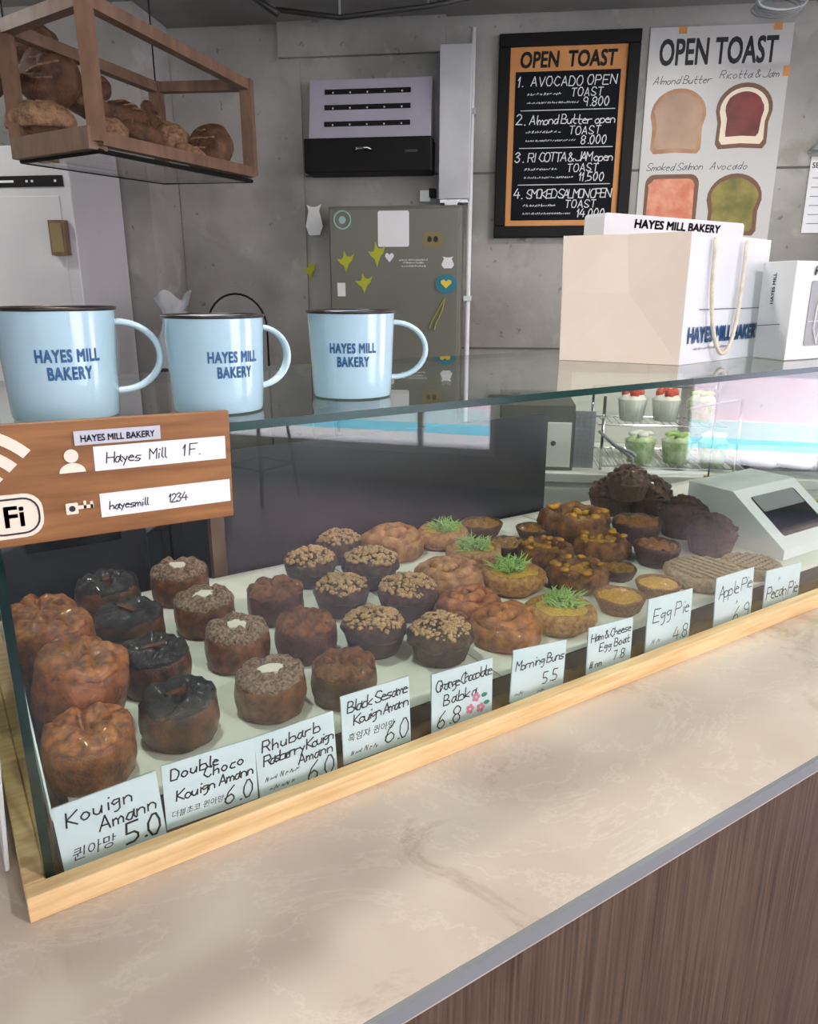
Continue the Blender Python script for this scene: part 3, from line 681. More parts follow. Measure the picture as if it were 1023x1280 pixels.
# every maker returns [(part name, mesh, optional label)] for a pastry of diameter 1
def side_prof(h, n=6, bulge=.03, r0=.46):
    return [(0, 0), (r0-.04, 0)]+[(r0+bulge*math.sin(math.pi*i/n)+.02*i/n, .02+(h-.06)*i/n) for i in range(n+1)]
def mk_kouign(body, top, h=.54, folds=6, extra=None):
    def f(k):
        ln = lump(k, .03, 5); ln2 = lump(k+40, .085, 8)
        def dis(r, a, z): return (ln(r, a, z)*(1 if r > .1 else 0), .4*ln(r, a, z+3) if z > .1 else 0)
        m = M(); m.lathe(side_prof(h)+[(.45, h-.02)], 48, dis); body_m = m.mesh('body', body, True)
        def fold(r, a, z):
            q = r/.5; w = abs(math.sin(folds/2*a+2.6*q+k))
            g = .095*w*math.sin(min(1, q)*math.pi*.9)+ln2(r, a, z)*.8 - .05*math.exp(-(q*3.2)**2)
            return (ln(r, a, h-.04) if r > .4 else 0, g)
        m = M(); m.lathe([(.478, h-.09), (.485, h-.05), (.465, h-.015)]+[(.44-.044*i, h+.012+.02*math.sin(i*.35)) for i in range(10)]+[(0, h-.02)], 60, fold)
        parts = [('body', body_m), ('folded_top', m.mesh('folded_top', top, True))]
        if extra: parts.append(extra(k, h))
        return parts
    return f
def ex_icing(k, h):
    m = M(); rnd = random.Random(k); pts = [(.15*(1+rnd.uniform(-.2, .25))*math.cos(i*.628)*1.15, .13*(1+rnd.uniform(-.2, .25))*math.sin(i*.628)) for i in range(10)]
    m.prism(pts, h-.03, h+.085); return ('icing_dab', m.mesh('icing_dab', 'icing', 30))
def ex_stick(k, h):
    m = M(); T = Matrix.Rotation(k*.7+.5, 4, 'Z') @ tr(0, 0, h+.06) @ Matrix.Rotation(.12, 4, 'Y'); m.box(-.17, .17, -.05, .05, -.05, .03, T); return ('chocolate_piece', m.mesh('chocolate_piece', 'choco_side'))
def mk_muffin(top, crumb, h=.62, ncr=230):
    def f(k):
        ln = lump(k, .07, 5)
        m = M(); m.lathe([(0, 0), (.34, 0), (.36, .02), (.42, .2), (.46, h*.55)], 40, lambda r, a, z: (.014*math.sin(a*18) if z > .01 and r > .3 else 0, 0)); case_m = m.mesh('base', 'muffin_case', True)
        def dome(r, a, z): return (ln(r, a, z) if r > .05 else 0, .8*ln(r, a, z+4)+.03*abs(math.sin(2.5*a+5*r)))
        prof = [(.44, h*.42), (.485, h*.5)]+[(.49*math.cos(i*math.pi/18), h*.55+h*.42*math.sin(i*math.pi/18)) for i in range(0, 9)]+[(0, h*.97)]
        m = M(); m.lathe(prof, 48, dome); dm = m.mesh('dome', top, True)
        rnd = random.Random(k); m = M()
        for i in range(ncr):
            rr = .44*math.sqrt(rnd.random()); a = rnd.random()*6.283; p = Vector((rr*math.cos(a), rr*math.sin(a), 0))
            z = h*.55+h*.42*math.sqrt(max(0, 1-(rr/.49)**2))+.8*ln(rr, a, h*.9+4)+.03
            s_ = rnd.uniform(.02, .05)
            m.ball((p.x, p.y, z), (s_, s_*rnd.uniform(.6, 1.3), s_*rnd.uniform(.6, 1)), 6, 4, None)
        return [('base', case_m), ('dome', dm), ('crumble_topping', m.mesh('crumble_topping', crumb, True))]
    return f
def mk_bun(matn):
    def f(k):
        ln = lump(k, .05, 5); n = 120; m = M()
        m.lathe([(0, 0), (.42, 0), (.47, .05), (.485, .2), (.45, .30), (.2, .34), (0, .35)], 48, lambda r, a, z: (ln(r, a, z) if r > .1 else 0, .5*ln(r, a, z+2) if z > .06 else 0)); b = m.mesh('base', matn, True)
        pts = []; rad = []
        for i in range(n):
            q = i/n; a = q*1.9*6.283+k; r = .38*(1-q)**.8+.02+.03*noise.noise(Vector((a, k, 0))); pts.append((r*math.cos(a), r*math.sin(a), .29+.10*q+.05*noise.noise(Vector((a*1.3, k*2, 5))))); rad.append(.105-.02*q+.03*noise.noise(Vector((a*2.2, k, 9))))
        m = M(); m.tube(pts, rad, 10); return [('base', b), ('swirl', m.mesh('swirl', matn, True))]
    return f
def mk_boat(k):
    ln = lump(k, .05, 4)
    m = M(); m.lathe([(0, 0), (.36, 0), (.45, .06), (.5, .17), (.49, .27), (.43, .33), (.37, .31), (.34, .26)], 48, lambda r, a, z: (ln(r, a, z) if r > .1 else 0, .6*ln(r, a, z+2) if z > .05 else 0)); c = m.mesh('crust', 'boat_crust', True)
    m = M(); m.lathe([(.39, .27), (.3, .30), (.15, .33), (0, .33)], 32, lambda r, a, z: (0, ln(r, a, z)*.8)); eg = m.mesh('egg_filling', 'egg_fill', True)
    rnd = random.Random(k); m = M()
    for i in range(110):
        a = rnd.random()*6.283; r = .24*math.sqrt(rnd.random()); p = Vector((r*math.cos(a)+.06, r*math.sin(a)+.03, .33+.12*(1-r/.24)*rnd.random()))
        d = Vector((rnd.uniform(-1, 1), rnd.uniform(-1, 1), rnd.uniform(-.1, .8))).normalized(); l = rnd.uniform(.14, .26); s_ = Vector((rnd.uniform(-1, 1), rnd.uniform(-1, 1), .3)).normalized()*.03
        m.tube([p, p+d*l*.5+s_, p+d*l], [.013, .012, .004], 5)
    return [('crust', c), ('egg_filling', eg), ('shredded_greens', m.mesh('shredded_greens', 'greens', True))]
def mk_tart(shell, fill, h=.3, rough=.02):
    def f(k):
        ln = lump(k, .025, 5); l2 = lump(k+9, rough*2, 8)
        m = M(); m.lathe([(0, 0), (.36, 0), (.38, .02), (.47, h*.8), (.49, h), (.47, h+.03), (.43, h+.01), (.41, h-.04)], 56, lambda r, a, z: ((.012*math.sin(a*22) if z > .02 and z < h-.02 and r > .3 else 0)+ln(r, a, z)*(r > .1), ln(r, a, z+3)*(z > .1))); s_ = m.mesh('shell', shell, True)
        m = M(); m.lathe([(.425, h-.03)]+[(.40-.04*i, h-.01+.012*i/3) for i in range(10)]+[(0, h+.02)], 40, lambda r, a, z: (0, l2(r, a, z))); return [('shell', s_), ('filling', m.mesh('filling', fill, True))]
    return f
def mk_ring(k):
    ln = lump(k, .07, 6); l2 = lump(k+7, .07, 9)
    m = M(); m.lathe([(0, 0), (.38, 0), (.47, .06), (.5, .2), (.46, .34), (.38, .38), (.28, .34), (.24, .24)], 48, lambda r, a, z: ((ln(r, a, z)+.02*math.sin(a*9+k))*(r > .1), .8*ln(r, a, z+2)*(z > .08))); b = m.mesh('crust', 'ring_bake', True)
    m = M(); m.lathe([(.29, .23), (.2, .27), (.1, .28), (0, .27)], 28, lambda r, a, z: (0, l2(r, a, z))); fl_ = m.mesh('filling', 'ring_fill', True)
    rnd = random.Random(k); m = M()
    for i in range(20):
        a = rnd.random()*6.283; r = rnd.uniform(.05, .42); m.ball((r*math.cos(a), r*math.sin(a), .37+ln(r, a, 2.3)*.5 if r > .28 else .30), (rnd.uniform(.05, .09), rnd.uniform(.05, .09), .04), 8, 5)
    return [('crust', b), ('filling', fl_), ('topping', m.mesh('topping', 'ring_yellow', True))]
def mk_pecan(k):
    ln = lump(k, .06, 5)
    m = M(); m.lathe([(0, 0), (.36, 0), (.38, .02), (.46, .36), (.48, .40), (.44, .41)], 54, lambda r, a, z: (.016*math.sin(a*20)*(z > .03), 0)); s_ = m.mesh('shell', 'pie_shell_dark', True)
    rnd = random.Random(k); m = M(); m.lathe([(.455, .38), (.43, .50), (.34, .62), (.2, .70), (0, .73)], 36, lambda r, a, z: (0, 2*ln(r, a, z)))
    for i in range(26):
        a = i*2.4; r = .42*math.sqrt((i+.5)/26); c = (r*math.cos(a), r*math.sin(a), .74-.26*(r/.42)**2)
        T = tr(*c) @ Matrix.Rotation(rnd.random()*6.283, 4, 'Z') @ Matrix.Rotation(rnd.uniform(-.7, .7), 4, 'Y'); m.ball((0, 0, 0), (.12, .07, .07), 8, 6, lambda v: -.3*math.exp(-(v.y*3)**2), T)
    return [('shell', s_), ('pecan_topping', m.mesh('pecan_topping', 'pie_dark', True))]
def mk_apple(k):
    ln = lump(k, .03, 6); n = 12; m = M()
    m.lathe([(0, 0), (.4, 0), (.46, .05), (.49, .12), (.47, .19), (.40, .21), (.38, .18), (0, .19)], 60, lambda r, a, z: ((.014*math.sin(a*26)+ln(r, a, z))*(r > .3), ln(r, a, z+2)*(z > .1))); b = m.mesh('crust', 'apple_pie', True)
    m = M()
    for i in range(-3, 4):
        y = i*.11; hw = math.sqrt(max(0, .4**2-y*y)); 
        m.box(-hw, hw, y-.032, y+.032, .19, .215); m.box(y-.032, y+.032, -hw, hw, .205, .23)
    return [('crust', b), ('lattice', m.mesh('lattice', 'apple_pie'))]
KINDS = {
 'kouign_amann': (mk_kouign('caramel', 'caramel_top', .60), 'pastry', 'plain kouign amann at the left of the case', 4),
 'choco_kouign_amann': (mk_kouign('choco_side', 'choco_glaze', .56, 5, ex_stick), 'pastry', 'chocolate glazed kouign amann', 4),
 'rhubarb_kouign_amann': (mk_kouign('caramel_dark', 'sugar_top', .56, 6, ex_icing), 'pastry', 'kouign amann with icing dabs', 4),
 'sesame_kouign_amann': (mk_kouign('sesame_side', 'sesame_top', .56, 7), 'pastry', 'dark brown black sesame kouign amann', 3),
 'babka_muffin': (mk_muffin('muffin_dark', 'crumble'), 'pastry', 'dark chocolate babkas with crumble', 5),
 'morning_bun': (mk_bun('bun'), 'pastry', 'swirled buns mid-case', 3),
 'pale_bun': (mk_bun('bun_pale'), 'pastry', 'swirled buns mid-case', 3),
 'egg_boat': (mk_boat, 'pastry', 'egg boats with shredded greens', 4),
 'egg_tart': (mk_tart('tart_shell', 'custard'), 'tart', 'egg pies', 2),
 'yellow_tart': (mk_tart('pie_shell_dark', 'ring_fill', .28, .05), 'tart', 'yellow-topped baked tarts', 3),
 'baked_ring': (mk_ring, 'pastry', 'dark baked rings with yellow topping', 4),
 'pecan_pie': (mk_pecan, 'pie', 'dark pecan pies', 3),
 'golden_pie': (mk_tart('pie_shell_dark', 'pie_gold', .42, .06), 'pie', 'golden brown pies', 2),
 'apple_pie': (mk_apple, 'pie', 'pale apple pies', 2),
}
ZP = 1.0305
cnt = {}
def put(kind, px, py, w, label, z=ZP, tilt=None, rot=None, y=None):
    maker, cat, group, nv = KINDS[kind]; i = cnt.get(kind, 0); cnt[kind] = i+1
    P = on_z(px, py, z); D = w*depth(P)/F
    e = (tilt[0], tilt[1], rot if rot is not None else i*1.7) if tilt else (0, 0, rot if rot is not None else i*1.7)
    t = thing(kind, label, cat, P, group=group, rot=e); t.scale = (D, D, D)
    for part in proto(kind, i % nv, maker):
        o = link(part[0], part[1], t)
    return t
# row 1, plain
put('kouign_amann', 117, 967, 108, 'plain golden kouign amann at the bottom front, beside the 5.0 card')
put('kouign_amann', 100, 886, 112, 'plain kouign amann resting on the frontmost one above the 5.0 card', z=1.062, tilt=(.16, -.04))
put('kouign_amann', 76, 838, 100, 'second plain kouign amann from the back of the leftmost row', z=1.066, tilt=(.14, .04))
put('kouign_amann', 58, 808, 84, 'rearmost plain kouign amann by the left side glass')
# row 2, double choco
put('choco_kouign_amann', 227, 918, 95, 'dark chocolate kouign amann at the front, behind the Double Choco card')
put('choco_kouign_amann', 197, 857, 87, 'dark chocolate kouign amann second from the front of its row')
put('choco_kouign_amann', 166, 808, 82, 'dark chocolate kouign amann third from the front of its row')
put('choco_kouign_amann', 138, 768, 76, 'rearmost dark chocolate kouign amann in the second row')
# row 3, rhubarb raspberry
put('rhubarb_kouign_amann', 340, 885, 87, 'icing-dabbed kouign amann at the front, behind the Rhubarb card')
put('rhubarb_kouign_amann', 299, 827, 80, 'icing-dabbed kouign amann second from the front of its row')
put('rhubarb_kouign_amann', 258, 786, 74, 'icing-dabbed kouign amann third from the front of its row')
put('rhubarb_kouign_amann', 227, 748, 70, 'rearmost icing-dabbed kouign amann below the wifi sign corner')
# row 4, black sesame
put('sesame_kouign_amann', 431, 871, 81, 'brown folded kouign amann at the front, behind the Black Sesame card')
put('sesame_kouign_amann', 384, 817, 77, 'middle brown folded kouign amann of the black sesame row')
put('sesame_kouign_amann', 346, 772, 70, 'rearmost brown folded kouign amann of the black sesame row')
# babkas
put('babka_muffin', 551, 822, 84, 'large crumble-topped chocolate babka behind the Orange Chocolate card')
put('babka_muffin', 469, 812, 82, 'crumble-topped chocolate babka beside the front sesame kouign amann')
put('babka_muffin', 510, 768, 78, 'pale crumble-topped babka in the middle of the babka pile')
put('babka_muffin', 428, 764, 72, 'babka behind the middle sesame kouign amann')
put('babka_muffin', 464, 730, 72, 'babka at the centre rear of the babka pile')
put('babka_muffin', 389, 728, 68, 'leftmost babka, behind the rearmost sesame kouign amann')
put('babka_muffin', 425, 700, 58, 'rearmost dark babka at the top left of the pile')
# buns and egg boats
put('morning_bun', 632, 800, 92, 'orange-brown swirled morning bun behind the Morning Buns card')
put('morning_bun', 587, 772, 84, 'swirled morning bun beside the large front babka')
put('pale_bun', 560, 740, 90, 'wide pale swirled bun behind the morning buns')
put('pale_bun', 491, 693, 82, 'pale round bun at the back, left of the egg boats')
put('egg_boat', 700, 782, 88, 'front egg boat topped with shredded greens, nearest the 7.8 card')
put('egg_boat', 641, 735, 80, 'egg boat with bright greens behind the morning buns')
put('egg_boat', 592, 704, 70, 'egg boat with greens, third from the front')
put('egg_boat', 553, 681, 66, 'rearmost egg boat with greens against the dark panel')
# baked rings and yellow tarts
put('yellow_tart', 637, 692, 52, 'small yellow tart behind the second egg boat')
put('yellow_tart', 602, 668, 54, 'small reddish tart rearmost beside the egg boats')
put('baked_ring', 717, 669, 86, 'large baked ring at the rear, under the white counter')
put('baked_ring', 682, 704, 70, 'baked ring with yellow filling left of the ring pile')
put('baked_ring', 752, 696, 70, 'baked ring with yellow bits right of the ring pile')
put('baked_ring', 722, 732, 78, 'front dark baked ring behind the small egg pies')
put('yellow_tart', 667, 672, 46, 'small dark tart left of the large rear ring')
put('yellow_tart', 772, 722, 48, 'dark tart between the front ring and the egg pies')
# egg pies
put('egg_tart', 774, 762, 64, 'left small custard egg pie in front of the rings')
put('egg_tart', 822, 744, 56, 'right small custard egg pie behind the 4.8 card')
# pecan, golden, apple
put('golden_pie', 795, 676, 62, 'golden brown pie beside the pecan stack')
put('golden_pie', 820, 704, 58, 'reddish brown pie in front of the golden pie')
put('pecan_pie', 763, 640, 58, 'left pecan pie at the bottom of the dark stack')
put('pecan_pie', 809, 640, 60, 'middle pecan pie at the bottom of the dark stack')
put('pecan_pie', 784, 622, 54, 'topmost pecan pie of the dark stack', z=1.085)
put('pecan_pie', 852, 668, 64, 'dark pecan pie left of the window box')
put('pecan_pie', 887, 690, 64, 'dark pecan pie touching the lower left corner of the window box')
put('apple_pie', 878, 728, 96, 'pale apple pie behind the 6.9 card')
put('apple_pie', 938, 716, 74, 'pale pie in front of the window box')

# ------------------------------------------------------------------ window pie box inside the case
t = thing('pie_box', 'white pie box with sloping dark window at the right in the case', 'box', (1.352, .745, ZP), 0)
L, Dp, H1, H2 = .22, .23, .02, .112
pr = [(0, 0), (0, H1), (.125, H2), (Dp, H2), (Dp, 0)]
m = M(); vs = [(0, y, z) for y, z in pr]+[(L, y, z) for y, z in pr]
m.add(vs, [(0, 1, 2, 3, 4), (9, 8, 7, 6, 5), (0, 5, 6, 1), (1, 6, 7, 2), (2, 7, 8, 3), (3, 8, 9, 4), (4, 9, 5, 0)]); m.obj('body', 'box_white', t, bevel=.0012)
sl = Vector((0, .125, H2-H1)); ln_ = sl.length; sl.normalize(); nr = Vector((0, -sl.z, sl.y))
TW = Matrix(((1, 0, 0, 0), (0, sl.y, nr.y, 0), (0, sl.z, nr.z, H1), (0, 0, 0, 1)))
m = M(); m.prism([(x+L*.5, y+ln_*.52) for x, y in rrect(0, 0, L*.70, ln_*.66, .006)], 0, .0006, TW); win = m.obj('window', 'black_gloss', t)
m = M(); m.prism([(x+L*.5, y+ln_*.72) for x, y in rrect(0, 0, L*.66, ln_*.26, .004)], .0007, .001, TW); m.obj('window_liner', 'edge_grey', win)

# ------------------------------------------------------------------ hanging bread case
fTL, fTR, nTR, nTL = R(-1.061, 2.394, 2.12), R(-.782, 2.40, 2.12), R(-.897, 1.70, 2.12), R(-1.175, 1.846, 2.12)
ZB = 1.872
low = lambda p, z=ZB: Vector((p.x, p.y, z-(.028*(2.4-p.dot(NN))/.7 if z < 2 else 0)))
t = thing('bread_case', 'open wooden bread case with glass base hanging at the upper left', 'bread case', R(-.98, 2.05, ZB))
org = R(-.98, 2.05, ZB)
def beam(a, b, w=.028, name='rail'):
    a, b = a-org, b-org; d = (b-a).normalized(); x = d.orthogonal().normalized() if abs(d.z) > .9 else Vector((-d.y, d.x, 0)).normalized()
    if abs(d.z) > .9: x = UU.copy()
    y = d.cross(x); m = M(); h = w/2
    vs = [p+x*sx*h+y*sy*h for p in (a, b) for sy in (-1, 1) for sx in (-1, 1)]
    m.add(vs, [(0,2,3,1), (4,5,7,6), (0,1,5,4), (2,6,7,3), (0,4,6,2), (1,3,7,5)]); return m.obj(name, 'dark_wood', t)
nnTR, nnTL = nTR, nTL
for P, pw in ((fTL, .034), (fTR, .034), (nTR, .029), (nTL, .029)): beam(low(P, ZB+.004), low(P, 2.135), pw, 'post')
for a, b in ((fTL, fTR), (nTL, nTR)): beam(a, b); 
beam(fTL, nnTL); beam(fTR, nnTR)
q = lambda p: low(p, ZB+.011)
beam(q(fTL), q(fTR)); beam(q(nTL), q(nTR), .046); beam(q(fTL), q(nnTL)); beam(q(fTR), q(nnTR))
m = M(); g = [low(p, ZB-.018)-org for p in (fTL, fTR, nnTR, nnTL)]; g2 = [low(p, ZB-.010)-org for p in (fTL, fTR, nnTR, nnTL)]
m.hexa(g, g2); m.obj('glass_base', 'glass', t)
m = M(); out = [low(p, ZB-.014)-org for p in (fTL, fTR, nnTR, nnTL)]; m.tube(out, .006, 6, closed=True); m.obj('base_edge', 'black', t)
for p in (fTL, nTL, nTR):
    pp = low(p, 2.135)-org; M().tube([pp, pp+Vector((0, 0, CEIL-2.135))], .0022, 6).obj('hanger_rod', 'black', t)
def mk_loaf(kind, k):
    ln = lump(k+20, .12, 2.2); m = M(); seg = 34
    def fn(v):
        r = .9*ln(v.x, v.y, v.z) if False else .11*noise.noise(Vector((v.x*1.6+k*3.1, v.y*1.6, v.z*1.6)))+.03*noise.noise(Vector((v.x*6, v.y*6+k, v.z*6)))
        if kind == 'boule': r += .05*math.cos(3*math.atan2(v.y, v.x)+8*math.hypot(v.x, v.y))*(v.z > .1)
        else: r += .06*(abs(math.sin(v.x*6+v.y*2)))*(v.z > .1)
        return r - (.25 if v.z < -.4 else 0)
    m.ball((0, 0, 0), (.5, .5 if kind == 'boule' else .3, .34 if kind == 'boule' else .26), 40, 24, fn); body = m.mesh('crust', 'loaf' if k % 3 else 'loaf_pale', True)
    m = M()
    sco = [[(-.26, -.1), (0, .0), (.26, .12)], [(-.2, .14), (.02, .18)], [(-.02, -.2), (.2, -.14)]] if kind == 'boule' else [[(-.3+.17*i, -.12), (-.22+.17*i, .12)] for i in range(4)]
    for s_ in sco:
        pts = [];
        for (a, b) in zip(s_, s_[1:]):
            for i in range(5):
                x = a[0]+(b[0]-a[0])*i/4; y = a[1]+(b[1]-a[1])*i/4; v = Vector((x/.5, y/(.5 if kind == 'boule' else .3), 0)); w2 = max(0, 1-v.x**2-v.y**2); v.z = math.sqrt(w2)
                kk = 1+fn(v); pts.append((v.x*.5*kk, v.y*(.5 if kind == 'boule' else .3)*kk, v.z*(.34 if kind == 'boule' else .26)*kk))
        m.tube(pts, .018, 6)
    return [('crust', body), ('scoring', m.mesh('scoring', 'loaf_pale', True))]
LP = {}
def loaf(kind, k, px, py, w, depth_n, label, tilt=(0, 0, 0), ref=None):
    if (kind, k) not in LP: LP[(kind, k)] = mk_loaf(kind, k)
    P = on_n(px, py, depth_n); D = w*depth(P)/F
    t = thing('bread_loaf', label, 'bread', P, group='loaves in the hanging bread case', rot=tilt); D *= 1.1; t.scale = (D, D, D)
    for nm, me in LP[(kind, k)]: link(nm, me, t)
v = RZ
loaf('boule', 1, 62, 98, 70, 2.02, 'large round boule standing upright, centre of the bread case', (1.25, .1, v+.1))
loaf('boule', 2, 262, 187, 58, 2.30, 'round dark loaf at the far right end of the bread case', (1.05, .3, v-.4))
loaf('batard', 3, 50, 152, 80, 1.88, 'flat scored loaf lying under the large upright boule', (0, 0, v+.1))
loaf('batard', 1, -4, 106, 56, 1.96, 'dark loaf cut off by the left edge of the photo', (.2, -.6, v+.2))
loaf('boule', 4, 40, 55, 56, 2.16, 'loaf with purple-grey dusting above and behind the upright boule', (.9, 0, v))
loaf('batard', 2, 105, 132, 64, 2.10, 'loaf behind the wooden middle post', (0, .3, v+.9))
loaf('boule', 3, 134, 166, 46, 1.98, 'pale seeded loaf just right of the middle post', (.5, 0, v))
loaf('batard', 5, 158, 148, 62, 2.28, 'long dark loaf behind the pale seeded loaf', (.2, .35, v-.2))
loaf('batard', 4, 178, 169, 52, 2.12, 'dark loaf lying beside the pale seeded loaf', (.3, .2, v+.9))
loaf('boule', 6, 214, 172, 40, 2.26, 'pale crusty loaf in the middle of the far half', (.8, .2, v+.4))
loaf('batard', 6, 238, 195, 42, 2.16, 'small pale loaf lying before the round dark loaf', (0, .4, v))
loaf('batard', 7, 188, 148, 38, 2.37, 'slice-ended loaf standing upright beside the far left post', (0, 1.2, v))
loaf('boule', 5, 117, 110, 38, 2.14, 'dark loaf showing between the post and the boule', (.6, .5, v))

# ------------------------------------------------------------------ things on the back wall
K = WN/3.0
def wall_pt(u, z): return (u*K, 1.532+(z-1.532)*K)
def wthing(name, label, cat, u0, u1, z0, z1, off=0.0, group=None, n=WN):
    """thing whose origin is the lower left back corner; returns (empty, width, height)"""
    (a, b), (c, d) = wall_pt(u0, z0), wall_pt(u1, z1)
    return thing(name, label, cat, R(a, n-off, b), RZ, group), c-a, d-b
# insect trap
t, w, h = wthing('insect_trap', 'silver wall appliance with three dark slots and a black drawer', 'appliance', -.722, -.277, 1.945, 2.262, .014)
hd = h*.36
m = M(); m.add([(0, 0, hd), (w, 0, hd), (w, -.10, hd), (0, -.10, hd), (.0, 0, h), (w, 0, h), (w, -.055, h), (0, -.055, h)], [(0,1,2,3), (7,6,5,4), (0,3,7,4), (1,5,6,2), (0,4,5,1), (3,2,6,7)]); m.obj('housing', 'lavender_steel', t, bevel=.004)
for i in range(3):
    k = (.22, .5, .80)[i]; z = hd+(h-hd)*(.92-k*.92)+.0; y = -.10+.045*((z-hd)/(h-hd))
    m = M(); m.box(w*.13, w*.83, y-.002, y+.004, z+.006, z+.024); s_ = m.obj('slot', 'black', t)
    m = M()
    for j in range(5): m.ball((w*(.2+.14*j), y-.003, z+.012), .0035, 8, 5)
    m.obj('slot_light', 'chalk', s_)
m = M(); m.box(-.012, w*1.015, -.135, 0, 0, hd); o = m.obj('drawer', 'black', t, bevel=.006)
m = M(); m.tube([(w*.39, -.137, hd*.60), (w*.42, -.15, hd*.66), (w*.5, -.152, hd*.68), (w*.54, -.137, hd*.62)], .006, 8); m.obj('handle', 'chrome', o, smooth=True)
m = M(); m.box(w*.80, w*.90, -.1358, -.135, hd*.55, hd*.62); m.obj('nameplate', 'poster_ink', o)
# small junction box
t, w, h = wthing('wall_socket', 'small white socket with a black plug below the wall appliance', 'socket', -.325, -.265, 1.855, 1.895, .0005)
M().box(0, w*.65, -.03, 0, 0, h).obj('cover', 'white_plastic', t, bevel=.003); M().box(w*.6, w, -.045, 0, h*.35, h*1.1).obj('plug', 'black', t, bevel=.003)
# square duct and pipe
t, w, h = wthing('square_duct', 'pale metal square duct running down the back wall', 'duct', -.247, -.136, 1.852, 2.33, .0305)
h = CEIL-.06-wall_pt(0, 1.852)[1]
M().box(0, w, -.10, 0, 0, h-.07).obj('duct_body', 'galvanised', t, bevel=.003)
M().box(.006, w-.006, -.094, -.006, -.012, 0).obj('duct_collar', 'steel', t)
t, w, h = wthing('wall_pipe', 'thin white pipe standing against the back wall beside the duct', 'pipe', -.146, -.13, 1.0, 2.6, .05)
M().tube([(.01, -.012, -.9), (.01, -.012, CEIL-.06-wall_pt(0, 1.0)[1])], .0105, 12).obj('pipe_run', 'white_plastic', t, smooth=True)
m = M()
for z in (.55, 1.25): m.box(-.006, .026, -.026, .012, z, z+.02)
m.obj('clamp', 'steel', t)
# fridge, standing before the wall
FN = 3.12
def fpt(px, py): return un(on_n(px, py, FN-.001))
fa = fpt(410, 258); fb = fpt(578, 256); 
t = thing('fridge', 'tall grey-green fridge covered in stickers against the back wall', 'fridge', R(fa[0], FN, 0), RZ)
fw, fh = fb[0]-fa[0], (fa[2]+fb[2])/2
M().box(0, fw, 0, WN-FN-.0135, 0, fh).obj('body', 'fridge', t, bevel=.006)
M().box(.008, fw-.008, -.022, -.001, .08, fh-.01).obj('door', 'fridge', t, bevel=.005)
M().tube([(.03, -.022, .95), (.03, -.05, .97), (.03, -.05, 1.28), (.03, -.022, 1.30)], .008, 8).obj('door_handle', 'poster_ink', t, smooth=True)
def sticker(name, label, px, py, wpx, hpx, matn, poly=None, cat='sticker', extra=None, th=.0012):
    P = un(on_n(px, py, FN-.0235)); s = depth(on_n(px, py, FN))/F
    t = thing(name, label, cat, R(P[0], FN-.0222, P[2]), RZ, group='stickers on the fridge'); w, h = wpx*s, hpx*s
    poly = poly or rrect(0, 0, 1, 1, .06)
    M().prism([(x*w, y*h) for x, y in poly], 0, th, WALLT).obj('sheet', matn, t)
    if extra: extra(t, w, h)
    return t
circ = lambda n=20, r=.5: [(r*math.cos(2*math.pi*i/n), r*math.sin(2*math.pi*i/n)) for i in range(n)]
def ex_ring(t, w, h):
    M().tube([(x*w, -.0018, y*h) for x, y in circ(24, .40)], .003, 6, closed=True).obj('ring', 'teal_pale', t); M().prism([(x*w, y*h) for x, y in circ(16, .17)], .0013, .002, WALLT).obj('dot', 'teal_pale', t)
sticker('round_sticker', 'pale teal ring sticker at the top left of the fridge', 428, 275, 26, 26, 'fridge', circ(), extra=ex_ring)
sticker('note_paper', 'white square note at the top of the fridge door', 492, 286, 39, 42, 'box_white', cat='note')
def ex_eyes(t, w, h):
    m = M(); m.prism([(x*w*.25-w*.16, y*h*.4) for x, y in circ(10)], .0013, .002, WALLT); m.prism([(x*w*.25+w*.16, y*h*.4) for x, y in circ(10)], .0013, .002, WALLT); m.obj('print', 'ink', t)
sticker('tan_sticker', 'tan square sticker with two black dots at the fridge top right', 541, 299, 24, 18, 'tan_card', extra=ex_eyes)
leaf = [(-.5, .12), (-.22, .10), (-.12, .2), (-.08, .5), (.08, .24), (.3, .22), (.5, .36), (.38, .05), (.2, -.1), (.02, -.5), (-.1, -.2), (-.3, -.08)]
sticker('leaf_sticker', 'yellow-green leaf sticker highest on the fridge', 471, 318, 22, 30, 'leaf_yellow', leaf)
sticker('leaf_sticker', 'yellow-green leaf sticker left of the white heart', 432, 327, 22, 26, 'leaf_yellow', leaf)
sticker('leaf_sticker', 'yellow-green leaf sticker lowest of the three, below the heart', 455, 354, 22, 24, 'leaf_yellow', leaf)
heart = [(0, -.5), (.5, .1), (.45, .4), (.2, .5), (0, .28), (-.2, .5), (-.45, .4), (-.5, .1)]
sticker('heart_sticker', 'small white heart sticker on the fridge', 487, 322, 11, 11, 'box_white', heart)
def ex_flower(t, w, h): M().prism([(x*w*.5, y*h*.45+.0) for x, y in heart], .0061, .008, WALLT).obj('flower_centre', 'yellow', t)
sticker('flower_magnet', 'round blue magnet with a yellow heart at the fridge right', 558, 355, 27, 23, 'teal', circ(), 'magnet', ex_flower, .006)
def ex_print(t, w, h):
    m = M(); T = tr(0, -.0014, 0) @ WALLT
    for i, (a, b) in enumerate(((.42, .2), (.3, .02), (.36, -.2))): scribble(m, -w*a, w*a, h*b, h*.14, .0015, T, i+4)
    m.obj('faint_writing', 'chalk', t)
sticker('writing_sticker', 'faint white handwriting sticker mid-height on the fridge', 517, 330, 42, 18, 'fridge', extra=ex_print)
blob_ = [(-.3, -.5), (.3, -.5), (.5, -.2), (.38, .1), (.3, .3), (.42, .5), (.15, .42), (-.15, .42), (-.42, .5), (-.3, .3), (-.38, .1), (-.5, -.2)]
